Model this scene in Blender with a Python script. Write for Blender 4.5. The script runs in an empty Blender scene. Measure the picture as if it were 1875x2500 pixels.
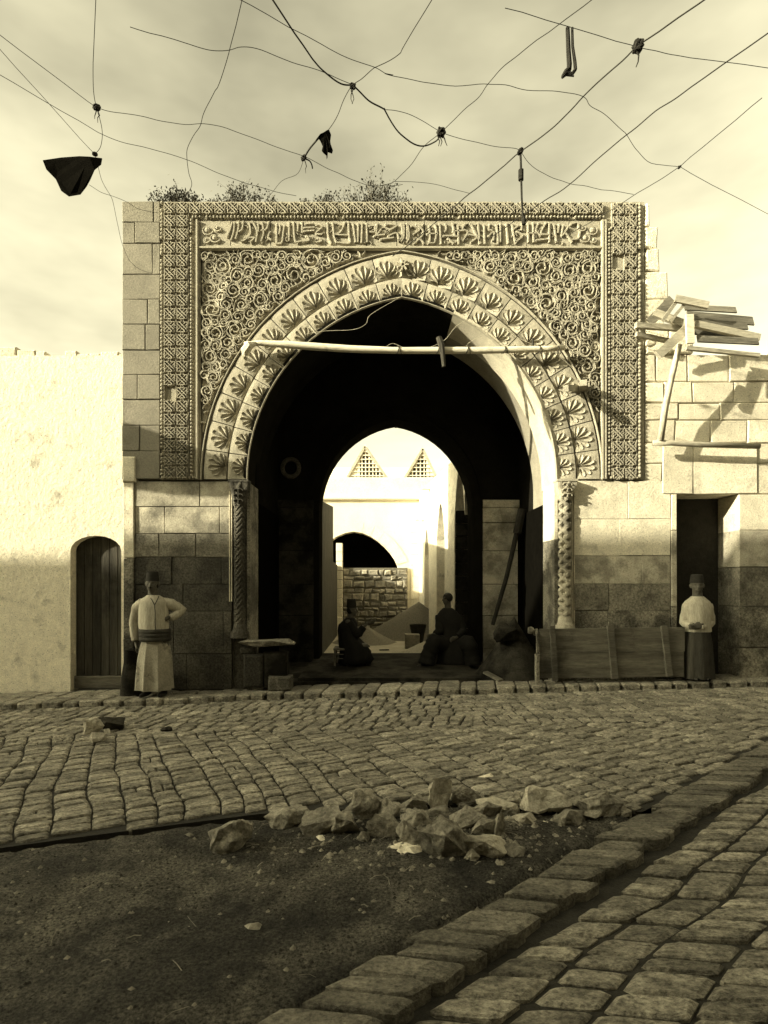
import bpy, bmesh, math, random
from mathutils import Vector, Matrix, noise
from math import sin, cos, pi, radians as RAD, sqrt, atan2, acos
sc = bpy.context.scene
C = sc.collection
rnd = random.Random(7)

# ------------------------------------------------------------ camera, sky, sun, exposure
F, CY, CZ, VX, VY = 1250.0, -8.3, 1.6, 816.0, 1254.0
cam = bpy.data.objects.new('camera', bpy.data.cameras.new('camera'))
C.objects.link(cam)
cam.location = (0, CY, CZ)
cam.rotation_euler = (RAD(90), 0, 0)
cam.data.sensor_width = 36
cam.data.lens = 36 * F / 2212.0
cam.data.shift_x = 13.5 / 2212.0
cam.data.shift_y = 148.0 / 2212.0
cam.data.clip_end = 600
sc.camera = cam
SUN_AZ, SUN_EL = 67.0, 17.5          # azimuth left of the wall's normal, elevation
S = Vector((-cos(RAD(SUN_EL)) * sin(RAD(SUN_AZ)), -cos(RAD(SUN_EL)) * cos(RAD(SUN_AZ)), sin(RAD(SUN_EL))))
sun = bpy.data.objects.new('sun', bpy.data.lights.new('sun', 'SUN'))
C.objects.link(sun)
sun.rotation_euler = S.to_track_quat('Z', 'Y').to_euler()
sun.data.energy = 5.0
sun.data.angle = RAD(0.53)
sun.data.color = (1.0, 0.925, 0.68)
w = bpy.data.worlds.new('World')
sc.world = w
w.use_nodes = True
nt = w.node_tree
for n in list(nt.nodes): nt.nodes.remove(n)
N = nt.nodes.new
out = N('ShaderNodeOutputWorld'); bg = N('ShaderNodeBackground')
sky = N('ShaderNodeTexSky'); sky.sky_type = 'NISHITA'; sky.sun_disc = False
sky.sun_elevation = RAD(SUN_EL); sky.sun_rotation = atan2(S.x, S.y)
sky.air_density = 1.0; sky.dust_density = 3.0
bw = N('ShaderNodeRGBToBW')
tc = N('ShaderNodeTexCoord'); mp = N('ShaderNodeMapping'); mp.inputs['Scale'].default_value = (1.0, 1.0, 2.6)
mp.inputs['Location'].default_value = (0.35, 0.2, 0.55)
n1 = N('ShaderNodeTexNoise'); n1.inputs['Scale'].default_value = 1.9; n1.inputs['Detail'].default_value = 5; n1.inputs['Roughness'].default_value = 0.52
cr = N('ShaderNodeValToRGB')
cr.color_ramp.elements[0].position = 0.36; cr.color_ramp.elements[0].color = (2.5, 2.5, 2.5, 1)
cr.color_ramp.elements[1].position = 0.68; cr.color_ramp.elements[1].color = (1.22, 1.22, 1.22, 1)
mul = N('ShaderNodeMath'); mul.operation = 'MULTIPLY'
tint = N('ShaderNodeMixRGB'); tint.blend_type = 'MULTIPLY'; tint.inputs[0].default_value = 1
tint.inputs[2].default_value = (1.0, 0.93, 0.62, 1)
L = nt.links.new
L(sky.outputs[0], bw.inputs[0]); L(tc.outputs['Generated'], mp.inputs[0]); L(mp.outputs[0], n1.inputs[0])
L(n1.outputs[0], cr.inputs[0]); L(bw.outputs[0], mul.inputs[0]); L(cr.outputs[0], mul.inputs[1])
L(mul.outputs[0], tint.inputs[1]); L(tint.outputs[0], bg.inputs[0]); L(bg.outputs[0], out.inputs[0])
bg.inputs[1].default_value = 0.15
sc.view_settings.view_transform = 'Standard'
try: sc.view_settings.look = 'None'
except Exception: pass
sc.view_settings.gamma = 1
sc.view_settings.exposure = 1.08
sc.view_settings.use_curve_mapping = False
sc.cycles.max_bounces = 6
sc.cycles.use_denoising = True

# ------------------------------------------------------------ helpers
def P(px, py, y):
    d = y - CY
    return Vector(((px - VX) * d / F, y, CZ + (VY - py) * d / F))
def X(px, y=0.0): return (px - VX) * (y - CY) / F
def Z(py, y=0.0): return CZ + (VY - py) * (y - CY) / F
U = -CY / F                       # metres per unit at the wall plane
def G(x): return 0.025 * x        # the street rises gently to the right
def GP(px, py, dz=0.0):
    """point of the sloping ground (raised by dz) seen at px, py"""
    k = (px - VX) / F
    d = (CZ - dz) / ((py - VY) / F + 0.025 * k)
    return Vector((k * d, d + CY, G(k * d) + dz))

def tag(o, label=None, cat=None, group=None, kind=None):
    if label: o['label'] = label
    if cat: o['category'] = cat
    if group: o['group'] = group
    if kind: o['kind'] = kind
    return o
def empty(name, loc, label=None, cat=None, group=None):
    o = bpy.data.objects.new(name, None); C.objects.link(o)
    o.location = loc; o.empty_display_size = 0.1
    return tag(o, label, cat, group)
def link(name, me, m, parent=None, smooth=False):
    if m is not None and not me.materials: me.materials.append(m)
    if smooth:
        for p in me.polygons: p.use_smooth = True
    o = bpy.data.objects.new(name, me); C.objects.link(o)
    if parent is not None:
        o.parent = parent
        q = parent; off = Vector((0, 0, 0))
        while q is not None: off += q.location; q = q.parent
        o.location = -off
    return o
class MB:
    def __init__(s): s.v = []; s.f = []
    def add(s, vs, fs):
        b = len(s.v); s.v += [tuple(p) for p in vs]; s.f += [tuple(i + b for i in f) for f in fs]
    def quad(s, a, b, c, d): s.add([a, b, c, d], [(0, 1, 2, 3)])
    def box(s, x0, x1, y0, y1, z0, z1, bev=0.0, jit=0.0, r=None):
        r = r or rnd
        def j(): return r.uniform(-jit, jit) if jit else 0
        if bev <= 0:
            vs = [(x + j(), y + j(), z + j()) for x in (x0, x1) for y in (y0, y1) for z in (z0, z1)]
            s.add(vs, [(0, 1, 3, 2), (4, 6, 7, 5), (0, 4, 5, 1), (2, 3, 7, 6), (0, 2, 6, 4), (1, 5, 7, 3)])
        else:   # front (y0) face chamfered all round
            b = bev
            J = [(j(), j()) for _ in range(4)]
            vs = [(x0 + J[0][0], y1, z0 + J[0][1]), (x1 + J[1][0], y1, z0 + J[1][1]), (x1 + J[2][0], y1, z1 + J[2][1]), (x0 + J[3][0], y1, z1 + J[3][1])]
            vs += [(p[0], y0 + b, p[2]) for p in vs]
            q = vs[:4]
            vs += [(q[0][0] + b, y0 + j() * .5, q[0][2] + b), (q[1][0] - b, y0 + j() * .5, q[1][2] + b), (q[2][0] - b, y0 + j() * .5, q[2][2] - b), (q[3][0] + b, y0 + j() * .5, q[3][2] - b)]
            fs = [(3, 2, 1, 0), (8, 9, 10, 11)]
            for k in range(4):
                n = (k + 1) % 4
                fs += [(k, n, n + 4, k + 4), (k + 4, n + 4, n + 8, k + 8)]
            s.add(vs, fs)
    def bar(s, a, b, wd, hg, up=Vector((0, 0, 1)), taper=1.0):
        a = Vector(a); b = Vector(b); d = (b - a).normalized()
        sd = d.cross(up)
        if sd.length < 1e-4: sd = d.cross(Vector((1, 0, 0)))
        sd.normalize(); u = sd.cross(d).normalized()
        vs = []
        for p, k in ((a, 1), (b, taper)):
            for i, jx in ((-1, -1), (1, -1), (1, 1), (-1, 1)):
                vs.append(p + sd * i * wd * k / 2 + u * jx * hg * k / 2)
        s.add(vs, [(0, 1, 2, 3), (7, 6, 5, 4), (0, 4, 5, 1), (1, 5, 6, 2), (2, 6, 7, 3), (3, 7, 4, 0)])
    def tube(s, pts, r, n=6, r1=None, caps=True, wob=0.0):
        pts = [Vector(p) for p in pts]; k = len(pts)
        if k < 2: return
        prev = None; base = len(s.v)
        for i, p in enumerate(pts):
            d = (pts[min(i + 1, k - 1)] - pts[max(i - 1, 0)])
            d = d.normalized() if d.length > 1e-9 else Vector((0, 0, 1))
            if prev is None:
                a = d.cross(Vector((0, 0, 1)))
                if a.length < 1e-3: a = d.cross(Vector((1, 0, 0)))
            else:
                a = prev - d * prev.dot(d)
                if a.length < 1e-6: a = d.cross(Vector((0, 1, 0.3)))
            a.normalize(); prev = a; b = d.cross(a)
            rr = r[i] if isinstance(r, (list, tuple)) else (r if r1 is None else r + (r1 - r) * i / (k - 1))
            for q in range(n):
                t = 2 * pi * q / n
                ww = 1 + (rnd.uniform(-wob, wob) if wob else 0)
                s.v.append(tuple(p + (a * cos(t) + b * sin(t)) * rr * ww))
        for i in range(k - 1):
            for q in range(n):
                s.f.append((base + i * n + q, base + i * n + (q + 1) % n, base + (i + 1) * n + (q + 1) % n, base + (i + 1) * n + q))
        if caps:
            s.f.append(tuple(base + q for q in range(n - 1, -1, -1)))
            s.f.append(tuple(base + (k - 1) * n + q for q in range(n)))
    def strip(s, pts, w0, w1, yb, yt, wend=None, closed=False):
        """raised band in the x-z plane: pts are (x, z); base width w0 at depth yb, top width w1 at depth yt"""
        k = len(pts); base = len(s.v)
        for i, p in enumerate(pts):
            if closed: a = pts[(i - 1) % k]; b = pts[(i + 1) % k]
            else: a = pts[max(i - 1, 0)]; b = pts[min(i + 1, k - 1)]
            dx, dz = b[0] - a[0], b[1] - a[1]; l = sqrt(dx * dx + dz * dz) or 1
            nx, nz = -dz / l, dx / l
            f = 1 if wend is None else (1 + (wend - 1) * i / (k - 1))
            for ww, yy in ((-w0, yb), (-w1, yt), (w1, yt), (w0, yb)):
                s.v.append((p[0] + nx * ww * f / 2, yy, p[1] + nz * ww * f / 2))
        m = k if closed else k - 1
        for i in range(m):
            n = (i + 1) % k
            for q in range(3):
                s.f.append((base + i * 4 + q, base + i * 4 + q + 1, base + n * 4 + q + 1, base + n * 4 + q))
        if not closed:
            s.f.append((base + 3, base + 2, base + 1, base)); e = base + (k - 1) * 4
            s.f.append((e, e + 1, e + 2, e + 3))
    def grid(s, fn, nu, nv, close_u=False):
        base = len(s.v); cu = nu if close_u else nu + 1
        for i in range(cu):
            for j in range(nv + 1): s.v.append(tuple(fn(i / nu, j / nv)))
        for i in range(nu):
            for j in range(nv):
                a = base + i * (nv + 1) + j; b = base + ((i + 1) % cu) * (nv + 1) + j
                s.f.append((a, b, b + 1, a + 1))
    def blob(s, c, rx, ry, rz, nu=8, nv=5):
        s.grid(lambda u, v: (c[0] + rx * sin(pi * v) * cos(2 * pi * u), c[1] + ry * sin(pi * v) * sin(2 * pi * u), c[2] - rz * cos(pi * v)), nu, nv, True)
    def mesh(s, name):
        me = bpy.data.meshes.new(name); me.from_pydata(s.v, [], s.f)
        bm = bmesh.new(); bm.from_mesh(me)
        bmesh.ops.remove_doubles(bm, verts=bm.verts, dist=1e-5)
        bmesh.ops.recalc_face_normals(bm, faces=bm.faces); bm.to_mesh(me); bm.free()
        return me
    def build(s, name, m, parent=None, smooth=False):
        return link(name, s.mesh(name), m, parent, smooth)

# ------------------------------------------------------------ materials (warm monochrome place)
TINT = (1.0, 0.92, 0.725)
def mat(name, a, spread=0.25, scale=6.0, bump=0.3, bscale=40.0, rough=0.9, stain=0.0, stain_scale=1.3, stain_dark=0.35, speck=0.0, stretch=(1, 1, 1), island=False, bdist=0.02, spec=0.25, grain=0.16, gscale=55.0):
    m = bpy.data.materials.new(name); m.use_nodes = True
    t = m.node_tree; Nn = t.nodes.new; K = t.links.new
    b = t.nodes['Principled BSDF']; b.inputs['Roughness'].default_value = rough
    b.inputs['Specular IOR Level'].default_value = spec
    tcn = Nn('ShaderNodeTexCoord'); mpn = Nn('ShaderNodeMapping'); K(tcn.outputs['Object'], mpn.inputs[0])
    mpn.inputs['Scale'].default_value = stretch
    oi = Nn('ShaderNodeObjectInfo')
    na = Nn('ShaderNodeTexNoise'); na.inputs['Scale'].default_value = scale; na.inputs['Detail'].default_value = 8; na.inputs['Roughness'].default_value = 0.65
    K(mpn.outputs[0], na.inputs[0])
    ra = Nn('ShaderNodeMapRange'); ra.inputs[1].default_value = 0.3; ra.inputs[2].default_value = 0.7
    ra.inputs[3].default_value = 1 - spread; ra.inputs[4].default_value = 1 + spread
    K(na.outputs[0], ra.inputs[0]); v = ra.outputs[0]
    ge = Nn('ShaderNodeNewGeometry'); av = Nn('ShaderNodeMath'); av.operation = 'ADD'; K(oi.outputs['Random'], av.inputs[0]); K(ge.outputs['Random Per Island'], av.inputs[1])
    fr = Nn('ShaderNodeMath'); fr.operation = 'FRACT'; K(av.outputs[0], fr.inputs[0])
    rb = Nn('ShaderNodeMapRange'); rb.inputs[3].default_value = 1 - spread * 0.5; rb.inputs[4].default_value = 1 + spread * 0.5
    K((fr if island else oi).outputs[0 if island else 'Random'], rb.inputs[0])
    mm = Nn('ShaderNodeMath'); mm.operation = 'MULTIPLY'; K(v, mm.inputs[0]); K(rb.outputs[0], mm.inputs[1]); v = mm.outputs[0]
    if grain > 0:
        ng = Nn('ShaderNodeTexNoise'); ng.inputs['Scale'].default_value = gscale; ng.inputs['Detail'].default_value = 4; ng.inputs['Roughness'].default_value = 0.8; K(mpn.outputs[0], ng.inputs[0])
        rg_ = Nn('ShaderNodeMapRange'); rg_.inputs[1].default_value = 0.35; rg_.inputs[2].default_value = 0.65; rg_.inputs[3].default_value = 1 - grain * 1.6; rg_.inputs[4].default_value = 1 + grain; K(ng.outputs[0], rg_.inputs[0])
        mg = Nn('ShaderNodeMath'); mg.operation = 'MULTIPLY'; K(v, mg.inputs[0]); K(rg_.outputs[0], mg.inputs[1]); v = mg.outputs[0]
    if stain > 0:
        ns = Nn('ShaderNodeTexNoise'); ns.inputs['Scale'].default_value = stain_scale; ns.inputs['Detail'].default_value = 9; ns.inputs['Roughness'].default_value = 0.68
        K(tcn.outputs['Object'], ns.inputs[0])
        rs = Nn('ShaderNodeMapRange'); rs.inputs[1].default_value = 0.66 - stain * 0.3; rs.inputs[2].default_value = 0.78 - stain * 0.3
        rs.inputs[3].default_value = 1; rs.inputs[4].default_value = stain_dark; K(ns.outputs[0], rs.inputs[0])
        m2 = Nn('ShaderNodeMath'); m2.operation = 'MULTIPLY'; K(v, m2.inputs[0]); K(rs.outputs[0], m2.inputs[1]); v = m2.outputs[0]
    if speck > 0:
        vo = Nn('ShaderNodeTexVoronoi'); vo.inputs['Scale'].default_value = 22; K(tcn.outputs['Object'], vo.inputs[0])
        rv = Nn('ShaderNodeMapRange'); rv.inputs[1].default_value = 0.10; rv.inputs[2].default_value = 0.2
        rv.inputs[3].default_value = 1 - speck; rv.inputs[4].default_value = 1; K(vo.outputs['Distance'], rv.inputs[0])
        m3 = Nn('ShaderNodeMath'); m3.operation = 'MULTIPLY'; K(v, m3.inputs[0]); K(rv.outputs[0], m3.inputs[1]); v = m3.outputs[0]
    col = Nn('ShaderNodeMixRGB'); col.blend_type = 'MULTIPLY'; col.inputs[0].default_value = 1
    col.inputs[1].default_value = (a * TINT[0], a * TINT[1], a * TINT[2], 1); K(v, col.inputs[2]); K(col.outputs[0], b.inputs['Base Color'])
    if bump > 0:
        nb = Nn('ShaderNodeTexNoise'); nb.inputs['Scale'].default_value = bscale; nb.inputs['Detail'].default_value = 6; nb.inputs['Roughness'].default_value = 0.7
        K(mpn.outputs[0], nb.inputs[0])
        bp = Nn('ShaderNodeBump'); bp.inputs['Strength'].default_value = bump; bp.inputs['Distance'].default_value = bdist
        K(nb.outputs[0], bp.inputs['Height']); K(bp.outputs[0], b.inputs['Normal'])
    return m
M = dict(
    carved=mat('carved_limestone', 0.35, 0.14, 5, 0.35, 60, stain=0.35, stain_dark=0.72, stain_scale=2.2),
    smooth=mat('dressed_limestone', 0.39, 0.12, 4, 0.25, 50, stain=0.4, stain_dark=0.8, stain_scale=3),
    ashlar=mat('ashlar', 0.40, 0.16, 4, 0.4, 35, stain=0.4, stain_dark=0.7, stain_scale=2, speck=0.25),
    soot_shade=mat('soot_shade_limestone', 0.105, 0.35, 3.2, 0.5, 30, grain=.4, gscale=35, stain=0.75, stain_dark=0.38, stain_scale=1.6, speck=0.45),  # soot deepened with the shade of the lower walls
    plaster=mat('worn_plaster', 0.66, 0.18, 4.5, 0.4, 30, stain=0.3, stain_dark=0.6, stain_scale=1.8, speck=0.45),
    plow=mat('grime_shade_plaster', 0.22, 0.35, 3.4, 0.5, 30, grain=.4, gscale=35, stain=0.75, stain_dark=0.38, stain_scale=2.0, speck=0.5),  # grime darkened further for the shaded lower courses and jambs
    midl=mat('weathered_shade_plaster', 0.42, 0.35, 3.4, 0.5, 30, stain=0.6, stain_dark=0.5, stain_scale=2.0, speck=0.4),
    soot_shade2=mat('half_soot_shade_limestone', 0.20, 0.35, 3.4, 0.5, 30, grain=.35, gscale=35, stain=0.6, stain_dark=0.5, stain_scale=1.8, speck=0.4),  # lighter step of the same soot and painted shade
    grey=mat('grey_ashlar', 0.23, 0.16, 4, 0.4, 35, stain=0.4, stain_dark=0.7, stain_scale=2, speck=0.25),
    shadewall=mat('dark_courtyard_rubble', 0.045, 0.5, 6, 0.8, 20, stretch=(1, 1, .5)),  # courtyard rubble darkened to stand in for the wall's shade
    core=mat('joint_shadow_mortar', 0.14, 0.2, 8, 0.4, 40),
    inner=mat('shade_black_stone', 0.011, 0.3, 3, 0.4, 25, rough=1, spec=0.0),  # near-black stone; the interior's shade is put into its colour
    inner2=mat('dark_shade_stone', 0.040, 0.4, 3, 0.5, 25, spec=.05, stain=0.7, stain_dark=0.3, stain_scale=2.0, speck=0.4),  # dark stone; stands in for shade on passage floor and pier end
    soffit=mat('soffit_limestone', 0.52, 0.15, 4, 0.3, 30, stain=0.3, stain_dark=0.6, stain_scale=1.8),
    soffit2=mat('dark_soffit', 0.30, 0.2, 4, 0.3, 30),  # darker copy of the soffit stone for the rear ring
    white=mat('whitewashed_rubble', 0.74, 0.14, 7, 1.0, 14, stain=0.35, stain_dark=0.6, stain_scale=2.8, speck=.5),
    ywall=mat('pale_courtyard_plaster', 0.80, 0.08, 3, 0.4, 20, stain=0.3, stain_dark=0.86, stain_scale=1.3),
    ystone=mat('courtyard_rubble_stone', 0.26, 0.6, 6, 0.6, 25),
    yfloor=mat('courtyard_earth', 0.36, 0.2, 2, 0.4, 20),
    gravel=mat('heap_gravel', 0.17, 0.3, 30, 1.0, 60),
    sand=mat('heap_sand', 0.40, 0.25, 20, 0.8, 60),
    cob=mat('cobble_basalt', 0.265, 0.60, 7, 0.9, 28, rough=0.75, speck=0.35, stretch=(0.75, 1.2, 1), island=True, bdist=.04, grain=.42, gscale=38),
    kerb=mat('kerb_stone', 0.165, 0.5, 6, 1.0, 26, rough=0.8, speck=0.5, stretch=(0.8, 1.1, 1), bdist=.04, grain=.35, gscale=45),
    joint=mat('road_joint_earth', 0.028, 0.3, 12, 0.6, 40),
    dirt=mat('bare_earth', 0.10, 0.75, 5, 1.0, 40, stain=0.7, stain_dark=0.4, stain_scale=1.5, bdist=.06, grain=.6, gscale=60),
    rock=mat('broken_rock', 0.24, 0.5, 5, 0.8, 16, rough=0.85, bdist=.05, grain=.22, gscale=40),
    rockp=mat('pale_broken_rock', 0.42, 0.4, 4, 0.8, 16, rough=0.85, bdist=.05, grain=.2, gscale=40),
    chip=mat('stone_chips', 0.22, 0.6, 8, 0.5, 30),
    paper=mat('crumpled_paper', 0.75, 0.1, 10, 0.2, 20),
    wood=mat('weathered_wood', 0.36, 0.25, 6, 0.6, 25, stretch=(0.15, 1, 1)),
    woodz=mat('weathered_post_wood', 0.46, 0.25, 6, 0.6, 25, stretch=(1, 1, 0.15)),
    pole=mat('peeled_pole_wood', 0.66, 0.15, 6, 0.4, 25, stretch=(0.1, 1, 1), stain=0.2, stain_dark=0.5, stain_scale=3),
    dwood=mat('old_dark_planks', 0.12, 0.5, 8, 0.8, 30, stretch=(0.12, 1, 1), stain=0.4, stain_dark=0.5),
    dwoodz=mat('old_dark_door_boards', 0.055, 0.5, 8, 0.8, 30, stretch=(1, 1, 0.1), stain=0.5, stain_dark=0.5),
    bwood=mat('blackened_wood', 0.03, 0.3, 8, 0.6, 30),
    recess_dark=mat('recess_black', 0.004, 0.2, 8, 0.3, 30, rough=1.0, spec=0.0),  # black chosen so the jamb recesses look dark
    wire=mat('rusty_wire', 0.03, 0.2, 10, 0, 10),
    rope=mat('dark_rope', 0.022, 0.2, 30, 0.5, 60),
    rag=mat('black_cloth', 0.006, 0.2, 10, 0.3, 30, rough=1, spec=0.0),
    weed=mat('dry_weed', 0.10, 0.5, 10, 0, 10),
    skin=mat('tanned_skin', 0.085, 0.1, 10, 0.05, 40, rough=0.6),
    cotton=mat('pale_cotton', 0.42, 0.15, 8, 0.4, 60, stretch=(1, 1, 0.2)),
    trous=mat('soiled_cotton', 0.34, 0.2, 5, 0.4, 60, stain=0.35, stain_dark=0.45, stain_scale=7),
    dcloth=mat('dark_wool', 0.010, 0.3, 8, 0.4, 60),
    scloth=mat('dark_sash_wool', 0.045, 0.4, 12, 0.6, 60),
    fez=mat('dark_felt', 0.022, 0.1, 8, 0.2, 60),
    hair=mat('black_hair', 0.01, 0.1, 30, 0.4, 80),
    shoe=mat('black_leather', 0.02, 0.1, 10, 0.2, 40, rough=0.5),
    opp=mat('opposite_house_stone', 0.24, 0.2, 2, 0.4, 20),
)

# ------------------------------------------------------------ ground, street and courtyard floor
def struct(name, mb, m, smooth=False):
    o = mb.build(name, m, None, smooth); o['kind'] = 'structure'; return o
# edges of the sett paving, kerb line and pavement line in plan (metres)
EDGE = [(-9.0, -6.6), (-3.3, -4.95), (-1.92, -4.53), (-0.83, -4.23), (0.4, -4.14), (1.72, -4.34)]     # road above, bare earth below
KA, KB = Vector((-0.9, -6.61)), Vector((8.5, 1.05))                                                # the kerb's earth side
KD = (KB - KA).normalized(); KN = Vector((KD.y, -KD.x))                                             # KN points to the lower right
JD = Vector((.985, -.17)).normalized()      # the kerb stones lie askew to the kerb line
def kerb_side(x, y): return (Vector((x, y)) - KA).dot(KN)                                            # >0 on the lower-right side
def edge_y(x):
    for a, b in zip(EDGE, EDGE[1:]):
        if a[0] <= x <= b[0]: return a[1] + (b[1] - a[1]) * (x - a[0]) / (b[0] - a[0])
    return EDGE[0][1] if x < EDGE[0][0] else EDGE[-1][1]
def pav_y(x):                                                                                       # outer edge of the raised pavement
    if x < -3.2: return -0.52
    if x < -1.8: return -0.52 + (x + 3.2) / 1.4 * 0.2
    return -0.32 + 0.01 * (x + 1.8)

def lin(a, b, st):
    n = max(1, int(round((b - a) / st))); return [a + (b - a) * i / n for i in range(n + 1)]
gm = MB()
xs = [-120, -60, -25, -12] + lin(-6, 3.6, 0.05) + [8, 12, 25, 60, 120]
ys = [-120, -60, -25, -12, -9] + lin(-7.2, -3.9, 0.05) + [-2, 0, 2.4, 12, 30, 60, 120]
def gz(x, y):
    z = G(max(-14, min(14, x))) - 0.17
    if -6.2 < x < 3.8 and -7.4 < y < -3.85:
        n = noise.noise(Vector((x * 1.7, y * 1.7, 3))) * 0.028 + noise.noise(Vector((x * 7, y * 7, 1))) * 0.011 + noise.noise(Vector((x * 19, y * 19, 1))) * 0.004
        f = max(0, min(1, (edge_y(x) - y + 0.02) / 0.05)) * max(0, min(1, (0.06 - kerb_side(x, y)) / 0.15))
        z = G(x) - 0.17 + f * (0.132 + n)
        z += f * .06 * math.exp(-((x - .35) / .8) ** 2 - ((y + 4.5) / .22) ** 2)
        if x < -5.5: z = min(z, G(x) - 0.1)
    return z
nx, ny = len(xs), len(ys)
for x in xs:
    for y in ys: gm.v.append((x, y, gz(x, y)))
for i in range(nx - 1):
    for j in range(ny - 1): gm.f.append((i * ny + j, (i + 1) * ny + j, (i + 1) * ny + j + 1, i * ny + j + 1))
struct('ground', gm, M['dirt'], True)

rm = MB()
q = [(x, y) for x, y in EDGE] ; t0 = [KA + KD * s for s in (3.55,)]
poly = q + [(1.80, -4.36)] + [(KA.x + KD.x * s, KA.y + KD.y * s) for s in (4.4, 6, 8.3)] + [(6.0, -0.3), (-1.8, -0.3), (-3.2, -0.5), (-14, -0.5), (-14, -6.6)]
rm.add([(x, y, G(x) - 0.020) for x, y in poly], [tuple(range(len(poly)))])
rm.add([(x, y, G(x) - 0.2) for x, y in EDGE] + [(x, y, G(x) - 0.020) for x, y in EDGE], [(i, i + 1, i + 1 + len(EDGE), i + len(EDGE)) for i in range(len(EDGE) - 1)])
road = struct('road', rm, M['joint'])
lm = MB()
pts = [KA - KD * 3 + KN * 0.2, KB + KN * 0.2, KB + KN * 9, KA - KD * 3 + KN * 9]
lm.add([(p.x, p.y, G(p.x) - 0.055) for p in pts], [(0, 1, 2, 3)])
lane = struct('side_road', lm, M['joint'])

def sett(mb, cs, zt, depth, r, rough=0.010, bev=0.009):
    """one rounded paving stone from four plan corners"""
    c = Vector((sum(p[0] for p in cs) / 4, sum(p[1] for p in cs) / 4))
    ring = []
    for i in range(4):
        a = Vector(cs[i]); b = Vector(cs[(i + 1) % 4]); p = Vector(cs[i - 1])
        k = 0.10 + r.uniform(-.03, .05)
        ring += [a.lerp(p, k), a.lerp(b, k)]
    base = len(mb.v); til = (r.uniform(-1, 1) * 0.025, r.uniform(-1, 1) * 0.035)
    def H(p, inset, z):
        q = p.lerp(c, inset); return (q.x, q.y, G(q.x) + zt + z + (q.x - c.x) * til[0] + (q.y - c.y) * til[1])
    sz = (Vector(cs[0]) - Vector(cs[2])).length
    i1 = min(.2, bev / (sz * .35)); i2 = min(.5, bev * 2.0 / (sz * .35))
    for p in ring: q = H(p, 0, -bev * 1.2); mb.v.append((q[0], q[1], q[2] - depth))
    for p in ring: mb.v.append(H(p, 0, -bev * 1.3 + r.uniform(-.004, .004)))
    for p in ring: mb.v.append(H(p, i1, -bev * 0.45 + r.uniform(-.004, .004)))
    for p in ring: mb.v.append(H(p, i2, r.uniform(-.25, .35) * rough))
    mb.v.append(H(c, 0, r.uniform(-.35, .35) * rough))
    for lv in range(3):
        for i in range(8):
            n = (i + 1) % 8; a = base + lv * 8
            mb.f.append((a + i, a + n, a + 8 + n, a + 8 + i))
    for i in range(8): mb.f.append((base + 24 + i, base + 24 + (i + 1) % 8, base + 32))

stones = []     # (apparent size, corners, z top, depth, parent, name)
def app(c, sz):
    d = c[1] - CY
    if d < 1.9: return 0
    px = VX + F * c[0] / d; py = VY + F * (CZ - G(c[0])) / d
    if px < -60 or px > 1720 or py > 2260: return 0
    return sz / (d * d)
rs = random.Random(11)
# fan of sett columns leaning to the right as they come towards the camera
ANG = RAD(25); vd = Vector((sin(ANG), -cos(ANG))); ud = Vector((cos(ANG), sin(ANG)))
def WP(u, v):
    w_ = 0.10 * noise.noise(Vector((u * .7, v * .6, 5))) + 0.035 * noise.noise(Vector((u * 2.3, v * 2.1, 9)))
    w2 = 0.07 * noise.noise(Vector((u * .8, v * .5, 25)))
    return ud * (u + w_) + vd * (v + w2)
u = -8.2
while u < 6.5:
    wu = rs.choice((.16, .19, .21, .24)) * rs.uniform(.92, 1.08)
    v = -2.0 + rs.uniform(0, .2)
    while v < 9:
        dv = rs.uniform(.085, .145)
        c = WP(u + wu / 2, v + dv / 2)
        ey = edge_y(c.x) if c.x < 1.72 else -99
        if c.y > -1.98 or c.y < ey + .06 or (c.x > 1.55 and kerb_side(c.x, c.y) > -.055) or c.x < -9 or c.x > 7 or (c.x > 1.4 and c.y < -4.32):
            v += dv; continue
        g = rs.uniform(.004, .009)
        cs = [WP(u + g, v + g), WP(u + wu - g, v + g + rs.uniform(-.015, .015)), WP(u + wu - g, v + dv - g * .6), WP(u + g, v + dv - g * .6 + rs.uniform(-.01, .01))]
        if rs.random() < .07:
            cs1 = [cs[0], cs[0].lerp(cs[1], .47), cs[3].lerp(cs[2], .47), cs[3]]; cs2 = [cs[0].lerp(cs[1], .53), cs[1], cs[2], cs[3].lerp(cs[2], .53)]
            for k in (cs1, cs2): stones.append((app(c, wu * .5), k, rs.uniform(-.008, .008), .03, road))
        else: stones.append((app(c, wu), cs, rs.uniform(-.008, .008), .03, road))
        v += dv
    u += wu
# rows along the pavement
yb = -1.98
for row in range(8):
    hr = (.22, .24, .21, .20, .22, .20, .20, .2)[row]
    y0 = yb; y1 = yb + hr; yb = y1
    x = -8.5 + rs.uniform(0, .2)
    while x < 6.2:
        wx = rs.uniform(.12, .20)
        ln = (-0.10, -0.08, -.07, -.06, -.05, -.04, -.03, -.03)[row] + (.12 if x > 1 else -.05)
        def Q(xx, yy): return Vector((xx + (yy - y0) * ln * -2 + .02 * noise.noise(Vector((xx * 3, yy * 3, 2))), yy + .03 * noise.noise(Vector((xx * 1.3, yy, 7)))))
        top = min(y1, pav_y(x) - .02)
        if top - y0 > .06:
            g = .011
            cs = [Q(x + g, y0 + g), Q(x + wx - g, y0 + g), Q(x + wx - g, top - g), Q(x + g, top - g)]
            c = (x + wx / 2, (y0 + top) / 2)
            if kerb_side(*c) < -.1: stones.append((app(c, wx), cs, rs.uniform(-.006, .006), .03, road))
        x += wx
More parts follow.
